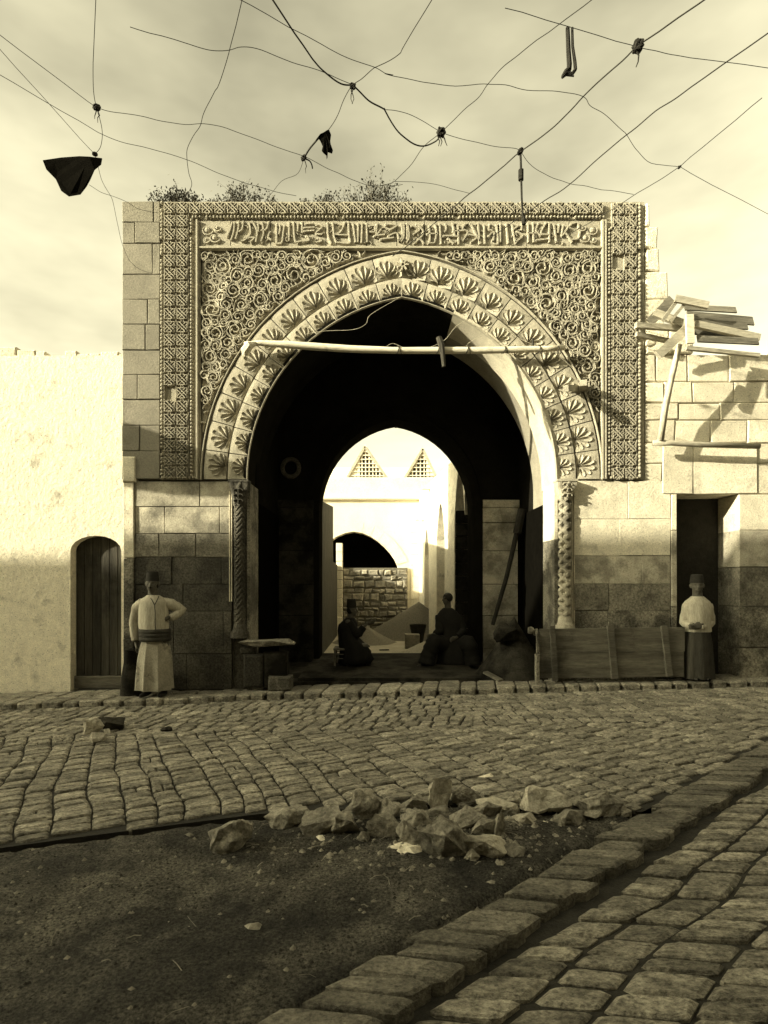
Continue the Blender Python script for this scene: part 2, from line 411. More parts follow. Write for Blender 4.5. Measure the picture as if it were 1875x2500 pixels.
# side road on the lower right
ud2 = KD; vd2 = KN
v = .41
while v < 8:
    dv = rs.uniform(.24, .36); u = -3.5 + rs.uniform(0, .2)
    while u < 12:
        wu = rs.uniform(.12, .19)
        def R2(a, b): return KA + ud2 * (a + .05 * noise.noise(Vector((a * 2, b * 3, 3)))) + JD * (b + .09 * noise.noise(Vector((a * 1.6, b * 1.3, 13))))
        g = rs.uniform(.006, .016)
        cs = [R2(u + g, v + g), R2(u + wu - g, v + g), R2(u + wu - g, v + dv - g), R2(u + g, v + dv - g)]; cs.reverse()
        c = R2(u + wu / 2, v + dv / 2)
        if c.x < 7: stones.append((app(c, wu), cs, -.034 + rs.uniform(-.010, .010), .03, lane))
        u += wu
    v += dv
stones = [s for s in stones if s[0] > 0 or rs.random() < 1]
stones.sort(key=lambda s: -s[0])
big = {id(road): 0, id(lane): 0}; rest = {id(road): MB(), id(lane): MB()}
for ap, cs, zt, dp, par in stones:
    if ap > 0 and big[id(par)] < (298 if par is road else 120):
        big[id(par)] += 1
        mb = MB(); sett(mb, cs, zt, dp, rs); mb.build('paving_stone', M['cob'], par, False)
    else: sett(rest[id(par)], cs, zt, dp, rs)
for par in (road, lane):
    o = rest[id(par)].build('paving_stones', M['cob'], par, False); o['kind'] = 'stuff'

# the near kerb of long rounded stones
kerb = struct('kerb_bed', (lambda b: (b.add([(p.x, p.y, G(p.x) - .05) for p in (KA - KD * 2 + KN * .03, KB + KN * .03, KB + KN * .22, KA - KD * 2 + KN * .22)] + [(p.x, p.y, G(p.x) - .2) for p in (KA - KD * 2 + KN * .22, KB + KN * .22)], [(0, 1, 2, 3), (3, 2, 5, 4)]), b)[1])(MB()), M['joint'])
s_ = -.9
while s_ < 11.5:
    ws = rs.uniform(.11, .19)
    l0 = rs.uniform(-.05, .04); l1 = rs.uniform(.30, .37)
    if s_ > 3.6: l0 = -.03
    jj = [rs.uniform(-.018, .018) for _ in range(4)]
    a, b_ = s_ + .008, s_ + ws - .008
    cs = [KA + KD * (a + jj[0] * .4) + JD * l0, KA + KD * (b_ + jj[1] * .4) + JD * (l0 + jj[0]), KA + KD * (b_ + jj[2] * .4) + JD * (l1 + jj[1]), KA + KD * (a + jj[3] * .4) + JD * l1]; cs.reverse()
    mb = MB(); sett(mb, cs, .012 + rs.uniform(-.010, .010), .12, rs, .008, .009)
    mb.build('kerb_stone', M['kerb'], kerb, False)
    s_ += ws
# pavement
pm = MB()
px_ = lin(-9, 6.6, .2)
pm.add([(x, pav_y(x) + .02, G(x) + .04) for x in px_] + [(x, .9, G(x) + .04) for x in px_], [(i, i + 1, i + 1 + len(px_), i + len(px_)) for i in range(len(px_) - 1)])
pave = struct('pavement', pm, M['joint'])
x = -8.8; smb = MB()
while x < 6.4:
    wx = rs.uniform(.20, .34)
    rows = 1 if x > -1.9 else 2
    ytop = .34
    for k in range(rows):
        ya = pav_y(x) + (ytop - .1 - pav_y(x)) * k / rows; yb2 = pav_y(x) + ((ytop if k == rows - 1 else ytop - .1) - pav_y(x)) * (k + 1) / rows
        cs = [Vector((x + .006 - .05, ya)), Vector((x + wx - .006 - .05, ya)), Vector((x + wx - .006 + .05, yb2 - .01)), Vector((x + .006 + .05, yb2 - .01))]
        mb = MB(); sett(mb, cs, .075 + rs.uniform(-.006, .006), .10, rs, .01, .014)
        mb.build('pavement_stone', M['cob'], pave, False)
    x += wx
# raised threshold and passage floor
tm = MB()
tm.box(X(636), X(1050), .36, 3.35, -.1, .14)
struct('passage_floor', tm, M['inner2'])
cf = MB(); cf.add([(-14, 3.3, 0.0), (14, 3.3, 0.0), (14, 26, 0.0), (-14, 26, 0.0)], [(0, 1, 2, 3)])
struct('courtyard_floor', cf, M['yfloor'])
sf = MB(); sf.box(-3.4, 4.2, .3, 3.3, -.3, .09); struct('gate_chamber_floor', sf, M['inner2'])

# ------------------------------------------------------------ the gateway
APX = 868.0                                    # the arch axis in picture units of the wall plane
CXL, CXR, ZS = APX + 64, APX - 64, 1035.0       # arc centres and springing line
def ARC(side, R, th):
    """point (x, z) on an arc of the pointed arch; R in wall units, th from the springing"""
    px = (CXL - R * cos(th)) if side < 0 else (CXR + R * cos(th))
    if side < 0: px = min(px, APX)
    else: px = max(px, APX)
    return (X(px), Z(ZS - R * sin(th)))
def arch_line(R, n=20, grow=0.0):
    tm_ = acos(64.0 / R)
    l = [ARC(-1, R, tm_ * i / n) for i in range(n + 1)]
    r = [ARC(1, R, tm_ * (n - i) / n) for i in range(1, n + 1)]
    return l + r                                # left springing, apex, right springing
gate = empty('stone_gateway', (X(APX), 0, 0.05), 'tall carved stone gateway with a pointed arch of shell stones and a framed Arabic inscription', 'gateway')
ZTOP = Z(431)
XL, XR = X(262), X(1396)

def wall_with_arch(mb, x0, x1, z0, z1, y0, y1, line, zs):
    """solid wall from x0 to x1 with an arched opening; line runs left springing .. right springing"""
    n = len(line); 
    for yy in (y0, y1):
        mb.quad((x0, yy, z0), (line[0][0], yy, z0), (line[0][0], yy, zs), (x0, yy, zs))
        mb.quad((line[-1][0], yy, z0), (x1, yy, z0), (x1, yy, zs), (line[-1][0], yy, zs))
        mb.quad((x0, yy, zs), (line[0][0], yy, zs), (line[0][0], yy, z1), (x0, yy, z1))
        mb.quad((line[-1][0], yy, zs), (x1, yy, zs), (x1, yy, z1), (line[-1][0], yy, z1))
        for a, b in zip(line, line[1:]):
            mb.quad((a[0], yy, a[1]), (b[0], yy, b[1]), (b[0], yy, z1), (a[0], yy, z1))
    full = [(line[0][0], z0)] + list(line) + [(line[-1][0], z0)]
    for a, b in zip(full, full[1:]):
        mb.quad((a[0], y0, a[1]), (b[0], y0, b[1]), (b[0], y1, b[1]), (a[0], y1, a[1]))
    mb.quad((x0, y0, z0), (x0, y1, z0), (x0, y1, z1), (x0, y0, z1))
    mb.quad((x1, y0, z0), (x1, y1, z0), (x1, y1, z1), (x1, y0, z1))
    mb.quad((x0, y0, z1), (x1, y0, z1), (x1, y1, z1), (x0, y1, z1))

core = MB()
al = arch_line(405, 18)
wall_with_arch(core, XL + .03, XR - .02, -.3, ZTOP - .03, .115, .60, al, Z(ZS))
core.build('wall_core', M['core'], gate)
# soffit of the front arch, in two rings of different width, deeper above the springing; left half and crown coloured near-black for shade
def soffit(R, y0, y1, zend, m, name, thick=.05, side=1, cut=30):
    mb = MB(); ln = arch_line(R, 24); lo = arch_line(R + thick / U, 24)
    ln = [(ln[0][0], zend)] + ln + [(ln[-1][0], zend)]; lo = [(lo[0][0], zend)] + lo + [(lo[-1][0], zend)]
    if side > 0: ln = ln[cut:]; lo = lo[cut:]
    else: ln = ln[:cut + 1]; lo = lo[:cut + 1]
    for a, b, c, d in zip(ln, ln[1:], lo, lo[1:]):
        mb.quad((a[0], y0, a[1]), (b[0], y0, b[1]), (b[0], y1, b[1]), (a[0], y1, a[1]))
        mb.quad((a[0], y0, a[1]), (b[0], y0, b[1]), (d[0], y0, d[1]), (c[0], y0, c[1]))
        mb.quad((a[0], y1, a[1]), (b[0], y1, b[1]), (d[0], y1, d[1]), (c[0], y1, c[1]))
    for e in (0, -1):
        a, c = ln[e], lo[e]
        mb.quad((a[0], y0, a[1]), (a[0], y1, a[1]), (c[0], y1, c[1]), (c[0], y0, c[1]))
    return mb.build(name, m, gate)
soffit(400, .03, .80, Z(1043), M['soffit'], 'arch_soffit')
soffit(400, .03, .80, Z(1043), M['inner'], 'shaded_arch_soffit', side=-1)
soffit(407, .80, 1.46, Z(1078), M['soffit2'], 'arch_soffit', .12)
soffit(407, .80, 1.46, Z(1078), M['inner'], 'shaded_arch_soffit', .12, side=-1)
# jamb reveals below the springing
rv = MB(); rv.box(X(1199), X(1206), .03, .60, Z(1165) + .002, Z(1043)); rv.build('jamb', M['plaster'], gate)
rv = MB(); rv.box(X(1199), X(1206), .03, .60, 0.0, Z(1165)); rv.build('jamb', M['plow'], gate)  # darker lower piece paints the shade below the sun line
rv = MB(); rv.box(X(532), X(539), .03, .60, 0.0, Z(1043)); rv.build('jamb', M['plow'], gate)
# masses either side of the chamber, roof, back wall
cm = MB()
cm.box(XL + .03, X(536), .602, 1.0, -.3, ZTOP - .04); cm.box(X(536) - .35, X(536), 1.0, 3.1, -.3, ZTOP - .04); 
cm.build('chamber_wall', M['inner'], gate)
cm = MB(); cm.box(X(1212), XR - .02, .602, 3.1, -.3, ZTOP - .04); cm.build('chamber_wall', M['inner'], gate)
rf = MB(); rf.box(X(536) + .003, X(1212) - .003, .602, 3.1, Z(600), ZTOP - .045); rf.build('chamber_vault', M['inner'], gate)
# arch step that closes the chamber above the soffit
cl = MB(); ln = arch_line(409, 18)
for a, b in zip(ln, ln[1:]):
    cl.quad((a[0], 1.462, a[1]), (b[0], 1.462, b[1]), (b[0], 1.462, Z(602)), (a[0], 1.462, Z(602)))
cl.build('arch_back_face', M['inner'], gate)
# back wall with the smaller pointed arch
YB = 2.5
CXB = .337; AB = 1.43; ZSB = 2.95; RISE = 1.665
cc = (RISE ** 2 - AB ** 2) / (2 * AB); RB = AB + cc
def small_arch(extra=0.0, n=14):
    R = RB + extra; tmx = acos(cc / R)
    l = [(CXB + cc - R * cos(tmx * i / n), ZSB + R * sin(tmx * i / n)) for i in range(n + 1)]
    r = [(CXB - cc + R * cos(tmx * (n - i) / n), ZSB + R * sin(tmx * (n - i) / n)) for i in range(1, n + 1)]
    return l + r
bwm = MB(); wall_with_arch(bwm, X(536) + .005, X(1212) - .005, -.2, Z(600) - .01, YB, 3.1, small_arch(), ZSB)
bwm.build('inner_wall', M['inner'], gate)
mo = MB()
o_ = small_arch(.24); i_ = small_arch(.17)
for k in range(len(o_) - 1):
    for (p, q_, r_, s2) in ((o_[k], o_[k + 1], i_[k + 1], i_[k]),):
        mo.quad((p[0], YB - .04, p[1]), (q_[0], YB - .04, q_[1]), (r_[0], YB - .04, r_[1]), (s2[0], YB - .04, s2[1]))
        mo.quad((p[0], YB - .04, p[1]), (q_[0], YB - .04, q_[1]), (q_[0], YB - .004, q_[1]), (p[0], YB - .004, p[1]))
        mo.quad((s2[0], YB - .04, s2[1]), (r_[0], YB - .04, r_[1]), (r_[0], YB - .004, r_[1]), (s2[0], YB - .004, s2[1]))
mo.build('inner_arch_moulding', M['inner'], gate)
# ashlar facing panels on the inner wall, individually laid blocks
def blocks(parent, x0, x1, rows, y0, y1, m, bev=.008, seed=1, cuts=None, wmin=.35, wmax=.7, name='stone_block', gap=.004, jit=.004):
    r = random.Random(seed)
    for i in range(len(rows) - 1):
        zb, zt = rows[i], rows[i + 1]
        if cuts and cuts[i] is not None: xs_ = [x0] + list(cuts[i]) + [x1]
        else:
            xs_ = [x0]
            while x1 - xs_[-1] > wmax * 1.4: xs_.append(xs_[-1] + r.uniform(wmin, wmax))
            xs_.append(x1)
        mm_ = m[i] if isinstance(m, (list, tuple)) else m
        for a, b in zip(xs_, xs_[1:]):
            mb = MB(); mb.box(a + gap, b - gap, y0 + r.uniform(-.008, .008), y1, zb + gap, zt - gap, bev, jit, r)
            mb.build(name, mm_, parent)
zz = [Z(p, YB) for p in (1462, 1400, 1330, 1262, 1190, 1130, 1098, 1080)]
blocks(gate, X(1042, YB), X(1130, YB), zz, YB - .06, YB - .003, M['midl'], seed=3, wmin=.4, wmax=.8)
blocks(gate, X(576, YB), X(678, YB), zz, YB - .06, YB - .003, M['inner2'], seed=5, wmin=.4, wmax=.9)
# round ring carved high on the inner wall
rg = MB(); cx, cz = X(628, YB), Z(1011, YB)
rg.strip([(cx + .155 * cos(t * pi / 12), cz + .165 * sin(t * pi / 12)) for t in range(24)], .085, .05, YB - .003, YB - .04, closed=True)
rg.build('carved_ring', M['soot_shade'], gate)

# ---- carved voussoirs with shells
def voussoir(side, R0, R1, t0, t1, name='voussoir'):
    mb = MB(); g = .0022
    NU, NV = 6, 6
    def fn(u, v):
        R = R0 + 1 + (R1 - R0 - 2) * v; th = t0 + g + (t1 - t0 - 2 * g) * u
        p = ARC(side, R, th); uu = abs(2 * u - 1)
        h = .080 * (1 - uu) * max(0, (.62 - v) / .62) + .005 * (uu > .97) + .005 * (v > .99 or v < .01)
        h += .004 * noise.noise(Vector((p[0] * 9, p[1] * 9, 1)))
        return (p[0], .018 + h, p[1])
    mb.grid(fn, NU, NV)
    brd = [(i / NU, 0) for i in range(NU)] + [(1, j / NV) for j in range(NV)] + [(1 - i / NU, 1) for i in range(NU)] + [(0, 1 - j / NV) for j in range(NV)]
    for k in range(len(brd)):
        a = fn(*brd[k]); b = fn(*brd[(k + 1) % len(brd)])
        mb.quad(a, b, (b[0], .113, b[2]), (a[0], .113, a[2]))
    return mb.build(name, M['smooth'], gate)
def shell_mesh(R, npet, name):
    mb = MB(); NA = npet * 6; NR = 6; TH = RAD(88)
    def fn(u, v):
        a = -TH + 2 * TH * u; ph = (u * npet) % 1.0 if u < 1 else 1.0
        rim = R * (0.68 + 0.32 * max(0, sin(pi * ph)) ** .6) * (1 - .30 * (abs(a) / TH) ** 1.4)
        ridge = abs(2 * ph - 1)
        vv = 0.06 + .94 * v
        h = -.020 + .056 * ridge ** .75 * min(1, vv * 3)
        if v >= .999: h = .020
        elif v > .8: h = h * .5 + .008
        return (rim * vv * sin(a), -h - .006 + .045 * (1 - min(1, vv * abs(cos(a)) ** .5)), rim * vv * cos(a))
    mb.grid(fn, NA, NR)
    b = len(mb.v)
    def skirt(u):
        p = fn(u, 1); return (p[0] * 1.05, p[1] + .045, p[2] * 1.05)
    pr = [fn(i / NA, 1) for i in range(NA + 1)]; ps = [skirt(i / NA) for i in range(NA + 1)]
    for i in range(NA): mb.quad(pr[i], pr[i + 1], ps[i + 1], ps[i])
    return mb.mesh(name)
sh_out = shell_mesh(.235, 6, 'carved_shell'); sh_in = shell_mesh(.190, 6, 'carved_shell_small')
for me in (sh_out, sh_in): me.materials.append(M['smooth'])
rv2 = random.Random(5)
NVS = 11
for side in (-1, 1):
    for (R0, R1, me, off) in ((444.6, 494, sh_out, 0.0), (401, 442, sh_in, 0.0)):
        tmx = acos(64.0 / ((R0 + R1) / 2)) * 1.004
        for k in range(NVS):
            t0_, t1_ = tmx * k / NVS, tmx * (k + 1) / NVS
            if k == NVS - 1: t1_ = acos(64.0 / R1) + .0022
            vo_ = voussoir(side, R0, R1, t0_, t1_)
            th = (t0_ + t1_) / 2
            if k == NVS - 1 and R0 > 440 : th = t0_ + tmx / NVS * .35
            p = ARC(side, R0 + 5, th)
            ang = (pi / 2 - th) * (1 if side > 0 else -1)
            o = bpy.data.objects.new('shell', me); C.objects.link(o); o.parent = vo_
            o.location = Vector((p[0], .025, p[1]))
            o.rotation_euler = (0, ang + rv2.uniform(-.05, .05), 0)
            s3 = rv2.uniform(.93, 1.05); o.scale = (s3, 1, s3)
# fillets round the arch (rib outside, thin line between the rings, inner edge roll)
for R, wd, yt, nm in ((499, .024, .006, 'outer_arch_rib'), (399.5, .016, .004, 'arch_edge_roll')):
    mb = MB(); mb.strip(arch_line(R, 26), wd, wd * .5, .05, yt); mb.build(nm, M['smooth'], gate)
# rosette at the crown
rz = MB()
for k in range(7):
    a = 2 * pi * k / 7; rz.strip([(X(APX + 2) + .02 * cos(a), Z(573) + .02 * sin(a)), (X(APX + 2) + .085 * cos(a), Z(573) + .085 * sin(a))], .05, .02, .02, -.03)
rz.build('rosette', M['smooth'], gate)

def smooth_line(p, n=4):
    res = []
    k = len(p)
    for i in range(k - 1):
        p0, p1, p2, p3 = p[max(i - 1, 0)], p[i], p[i + 1], p[min(i + 2, k - 1)]
        for j in range(n):
            t = j / n
            res.append(tuple(.5 * ((2 * p1[c]) + (-p0[c] + p2[c]) * t + (2 * p0[c] - 5 * p1[c] + 4 * p2[c] - p3[c]) * t * t + (-p0[c] + 3 * p1[c] - 3 * p2[c] + p3[c]) * t ** 3) for c in range(len(p1))))
    res.append(tuple(p[-1])); return res

# ---- spandrel blocks with carved scrolls
RSP = 506.0
def xarch(px_y, side):
    """x where the outer arch line stands at height py (picture units), or None above the crown"""
    h = ZS - px_y
    if h >= sqrt(RSP * RSP - 64 * 64): return APX
    dx = sqrt(RSP * RSP - h * h)
    return CXL - dx if side < 0 else CXR + dx
rows = [538, 604, 660, 735, 800, 870, 950, 1034]
cutsL = [[640, 735], [618], [560], [], [], [], []]
cutsR = [[1132, 1010], [1115], [], [], [], [], []]
circles = []
rc = random.Random(21)
def inside(px, py, r, side):
    x0, x1 = (433, APX) if side < 0 else (APX, 1298)
    if px - r < x0 - 2 or px + r > x1 + 2 or py - r < 537 or py + r > 1034: return False
    cx_ = CXL if side < 0 else CXR
    dd = sqrt((px - cx_) ** 2 + (py - ZS) ** 2)
    if py < ZS and dd - r < RSP - 2: return False
    return True
blk = []
for side, cuts in ((-1, cutsL), (1, cutsR)):
    for i in range(len(rows) - 1):
        ya, yb_ = rows[i], rows[i + 1]
        if side < 0: ed = [433] + cuts[i] + [APX]
        else: ed = [APX] + sorted(cuts[i]) + [1298]
        for a, b in zip(ed, ed[1:]):
            pl = []; pr_ = []
            for j in range(9):
                y = ya + (yb_ - ya) * j / 8; xa = xarch(y, side)
                l_, r_ = (a, min(b, xa)) if side < 0 else (max(a, xa), b)
                if r_ - l_ > 2: pl.append((l_ + .8, y)); pr_.append((r_ - .8, y))
            if len(pl) < 2: continue
            pl = [(p, min(max(y, ya + .8), yb_ - .8)) for p, y in pl]; pr_ = [(p, min(max(y, ya + .8), yb_ - .8)) for p, y in pr_]
            mb = MB()
            for (p0, p1, q0, q1) in zip(pl, pl[1:], pr_, pr_[1:]):
                A, B, Cc, D = [(X(t[0]), Z(t[1])) for t in (p0, p1, q1, q0)]
                mb.quad((A[0], .075, A[1]), (B[0], .075, B[1]), (Cc[0], .075, Cc[1]), (D[0], .075, D[1]))
                for s_a, s_b in ((A, B), (Cc, D)): mb.quad((s_a[0], .075, s_a[1]), (s_b[0], .075, s_b[1]), (s_b[0], .113, s_b[1]), (s_a[0], .113, s_a[1]))
            for A, B in (((X(pl[0][0]), Z(pl[0][1])), (X(pr_[0][0]), Z(pr_[0][1]))), ((X(pl[-1][0]), Z(pl[-1][1])), (X(pr_[-1][0]), Z(pr_[-1][1])))):
                mb.quad((A[0], .075, A[1]), (B[0], .075, B[1]), (B[0], .113, B[1]), (A[0], .113, A[1]))
            blk.append((side, a, b, ya, yb_, mb))
    # pack circles
    for (rr, tries, ov) in ((22, 90, 1.0), (17, 600, .92), (12.5, 4000, .86), (9, 10000, .82), (6, 14000, .78)):
        for _ in range(tries):
            r = rr * rc.uniform(.85, 1.1)
            if side < 0: px, py = rc.uniform(433, APX), rc.uniform(537, 1034)
            else: px, py = rc.uniform(APX, 1298), rc.uniform(537, 1034)
            if py > 735 and rr > 17: continue
            if not inside(px, py, r, side): continue
            if any((px - c[0]) ** 2 + (py - c[1]) ** 2 < ((r + c[2]) * ov) ** 2 for c in circles): continue
            circles.append((px, py, r, side))
def find_block(px, py, side):
    for b in blk:
        if b[0] == side and b[1] <= px <= b[2] and b[3] <= py <= b[4]: return b[5]
    return None
YF, YT = .077, .008
for px, py, r, side in circles:
    mb = find_block(px, py, side)
    if mb is None: continue
    cxm, czm, rm_ = X(px), Z(py), r * U
    a0 = rc.uniform(0, 2 * pi); sg = rc.choice((-1, 1))
    if r > 6.6:
        w0 = .026 if r > 10 else .021
        turns = 1.7 if r > 13 else (1.4 if r > 10 else 1.1); n = int(18 * turns) + 2
        pts = []
        for i in range(n + 1):
            t = i / n; rad_ = rm_ * (1.02 - .80 * t ** .85)
            an = a0 + sg * 2 * pi * turns * t
            pts.append((cxm + rad_ * cos(an), czm + rad_ * sin(an)))
        mb.strip(pts, w0, w0 * .45, YF, YT + rc.uniform(0, .01))
        e = pts[-1]; mb.blob((e[0], YF - .01, e[1]), .020 if r > 10 else .014, .035, .020 if r > 10 else .014, 7, 4)
        # tail leaving the circle and leaflets
        p0 = pts[0]; an = a0 - sg * .9
        mb.strip([p0, (cxm + rm_ * 1.12 * cos(a0 - sg * .45), czm + rm_ * 1.12 * sin(a0 - sg * .45)), (cxm + rm_ * 1.45 * cos(an), czm + rm_ * 1.45 * sin(an))], w0 * .9, w0 * .4, YF, YT + .006, .6)
        for a9 in (a0 + 1.9, a0 + 3.9) if r > 12 else (a0 + 2.6,):
            mb.strip([(cxm + rm_ * k9 * cos(a9 + d9 * sg), czm + rm_ * k9 * sin(a9 + d9 * sg)) for k9, d9 in ((.95, 0), (1.16, .3), (1.22, .62), (1.08, .9), (.9, 1.05))], w0 * .85, w0 * .4, YF, YT + .014, .6)
        if r > 12:
            for q2 in range(3 if r > 17 else 2):
                an = a0 + rc.uniform(0, 2 * pi); ri = rm_ * .52
                mb.strip([(cxm + ri * .5 * cos(an), czm + ri * .5 * sin(an)), (cxm + ri * cos(an + .4), czm + ri * sin(an + .4)), (cxm + ri * 1.35 * cos(an + .9), czm + ri * 1.35 * sin(an + .9))], .026, .010, YF, YT + .012, .35)
    else:
        an = a0
        mb.strip([(cxm - rm_ * cos(an), czm - rm_ * sin(an)), (cxm - rm_ * .2 * sin(an), czm + rm_ * .2 * cos(an)), (cxm + rm_ * cos(an), czm + rm_ * sin(an))], .022, .008, YF, YT + .010, .45)
        if rc.random() < .5: mb.blob((cxm, YF - .012, czm), rm_ * .5, .03, rm_ * .5, 6, 4)
big_c = [c for c in circles if c[2] > 6.6]
for i, (px, py, r, side) in enumerate(big_c):
    near = sorted((((px - c[0]) ** 2 + (py - c[1]) ** 2), j) for j, c in enumerate(big_c) if j != i and c[3] == side)[:3]
    for d2, j in near:
        c = big_c[j]; dd = sqrt(d2)
        if dd > r + c[2] + 9: continue
        mb = find_block((px + c[0]) / 2, (py + c[1]) / 2, side)
        if mb is None: continue
        an = atan2(c[1] - py, c[0] - px); s7 = 1 if (i + j) % 2 else -1
        q = [(px + r * .95 * cos(an + s7 * 1.5), py + r * .95 * sin(an + s7 * 1.5)), (px + r * .98 * cos(an + s7 * .7), py + r * .98 * sin(an + s7 * .7)), ((px + c[0]) / 2, (py + c[1]) / 2),
             (c[0] - c[2] * .98 * cos(an + s7 * .7), c[1] - c[2] * .98 * sin(an + s7 * .7)), (c[0] - c[2] * .95 * cos(an + s7 * 1.6), c[1] - c[2] * .95 * sin(an + s7 * 1.6))]
        if any(not inside(a[0], a[1], 1, side) for a in q): continue
        mb.strip([(X(a), Z(b)) for a, b in smooth_line(q, 3)], .024, .011, YF, YT + .004)
for b in blk:
    vv_ = b[5].v
    for i, p in enumerate(vv_):
        if p[1] < .07:
            q_ = Vector((p[0], 0, p[2])); dmg = max(0, noise.noise(q_ * 1.9 + Vector((4, 0, 9))) - .28) * 3.2
            ny_ = p[1] + .010 * noise.noise(q_ * 11) + .006 * noise.noise(q_ * 40)
            vv_[i] = (p[0] + .004 * noise.noise(q_ * 30 + Vector((1, 0, 0))), ny_ + (.060 - ny_) * min(.8, dmg), p[2] + .004 * noise.noise(q_ * 30 + Vector((0, 0, 7))))
for b in blk: b[5].build('carved_scroll_block', M['carved'], gate)

# ---- knotwork frame
u_ = 27.4 * U
def knot_mesh():
    mb = MB(); h = u_ / 2; yb, yt = .052, -.002; w0, w1 = .0155, .009
    k = h * .60; g = .013
    for o1 in (-g, g):
        mb.strip([(-k + o1, -k - o1), (k + o1, k - o1)], w0, w1, yb, yt)
        mb.strip([(-k + o1, k + o1), (k + o1, -k + o1)], w0 * 1.1, w1 * 1.1, yb, yt - .010)
    e = h * .78
    for sx, sz, fl in ((-1, -1, 0), (1, -1, 1), (1, 1, 0), (-1, 1, 1)):
        if fl == 0: mb.strip([(sx * k * .45, sz * e), (sx * e, sz * e), (sx * e, -sz * k * .30)], w0, w1, yb, yt)
        else: mb.strip([(sx * e, sz * k * .45), (sx * e, sz * e), (-sx * k * .30, sz * e)], w0, w1, yb, yt + .002)
    mb.strip([(-.016, e), (-.016, h)], w0, w1, yb, yt); mb.strip([(.016, e), (.016, h)], w0, w1, yb, yt)
    mb.strip([(-.016, -h), (-.016, -e)], w0, w1, yb, yt); mb.strip([(.016, -h), (.016, -e)], w0, w1, yb, yt)
    mb.strip([(e, .016), (h, .016)], w0, w1, yb, yt); mb.strip([(-h, -.016), (-e, -.016)], w0, w1, yb, yt)
    me = mb.mesh('carved_knot'); me.materials.append(M['carved']); return me
kmesh = knot_mesh()
kmesh2 = kmesh.copy()
rk = random.Random(3)
for v_ in kmesh2.vertices:
    v_.co.x += rk.uniform(-.003, .003); v_.co.z += rk.uniform(-.003, .003)
    if v_.co.y < .02: v_.co.y += .008 * (v_.co.x > 0 and v_.co.z > 0)
def knot(px, py, band):
    if rk.random() < .035: return
    o = bpy.data.objects.new('carved_knot', kmesh if rk.random() < .6 else kmesh2); C.objects.link(o); o.parent = band
    o.location = Vector((X(px), rk.uniform(-.003, .003), Z(py)))
    o.scale = (1, 1, 1)
def slab_blocks(name, x0, x1, ys_, seed):
    """backing slabs of the frame, one per stone"""
    r = random.Random(seed); res = []
    for a, b in zip(ys_, ys_[1:]):
        mb = MB(); mb.box(X(x0), X(x1), .050, .112, Z(b) + .002, Z(a) - .002); res.append((mb.build(name, M['carved'], gate), a, b))
    return res
def par_of(lst, v): 
    for o, a, b in lst:
        if a <= v <= b: return o
    return lst[-1][0]
left = slab_blocks('frame_stone', 345.5, 431, [431, 486, 560, 640, 722, 800, 880, 957, 1035], 1)
right = slab_blocks('frame_stone', 1300, 1395, [431, 490, 582, 674, 760, 835, 905, 980, 1035], 2)
top = []
tx = [431.6, 560, 690, 790, 868, 950, 1012, 1110, 1205, 1299.4]
for a, b in zip(tx, tx[1:]):
    mb = MB(); mb.box(X(a) + .002, X(b) - .002, .050, .112, Z(472), Z(431 + (a > 1100) * 3)); top.append((mb.build('frame_stone', M['carved'], gate), a, b))
nrow = 21
for i in range(nrow):
    py = 448 + i * (1020 - 448) / (nrow - 1)
    for px in (365.5, 393): knot(px, py, par_of(left, py))
    for px in (1336, 1363.5): knot(px, py + 2, par_of(right, py))
px = 420.5
while px < 1322:
    if px < 1310: knot(px, 448.5, par_of(top, px) if 431 < px < 1299 else (left[0][0] if px < 500 else right[0][0]))
    px += 27.2
def beads(pts, r, name, parent):
    mb = MB()
    for (px, py) in pts:
        if rk.random() < .05: continue
        mb.blob((X(px), .040, Z(py)), r * rk.uniform(.85, 1.1), .055 * rk.uniform(.8, 1.05), r * rk.uniform(.85, 1.1), 6, 4)
    o = mb.build(name, M['carved'], parent, True); o['kind'] = 'stuff'; return o
beads([(348.5, 436 + i * 8.4) for i in range(72)], .029, 'bead_moulding', gate)
beads([(412.5, 474 + i * 8.0) for i in range(70)], .026, 'bead_moulding', gate)
beads([(416 + i * 7.6, 467) for i in range(118)], .024, 'bead_moulding', gate)
beads([(352 + i * 8, 1031) for i in range(10)], .024, 'bead_moulding', gate)
beads([(1317, 495 + i * 8.0) for i in range(67)], .026, 'bead_moulding', gate)
beads([(1383, 440 + i * 8.4) for i in range(71)], .034, 'bead_moulding', gate)
beads([(1322 + i * 8, 1031) for i in range(8)], .028, 'bead_moulding', gate)
beads([(1322 + i * 8, 491) for i in range(8)], .024, 'bead_moulding', gate)
mb = MB()
for x_ in (353.5, 379.3, 406, 1323, 1350, 1377): mb.strip([(X(x_), Z(1028)), (X(x_), Z(436))], .009, .006, .052, .012)
o = mb.build('frame_fillets', M['carved'], gate); o['kind'] = 'stuff'
mb = MB()
for x_ in (424.5, 1302.5, 1309):
    mb = MB(); mb.strip([(X(x_), Z(1034)), (X(x_), Z(474))], .040, .022, .052, -.004); mb.build('frame_moulding', M['smooth'], gate)
mb = MB(); mb.strip([(X(431), Z(533.5)), (X(1299), Z(533.5))], .045, .025, .07, .0); mb.build('inscription_ledge', M['smooth'], gate)

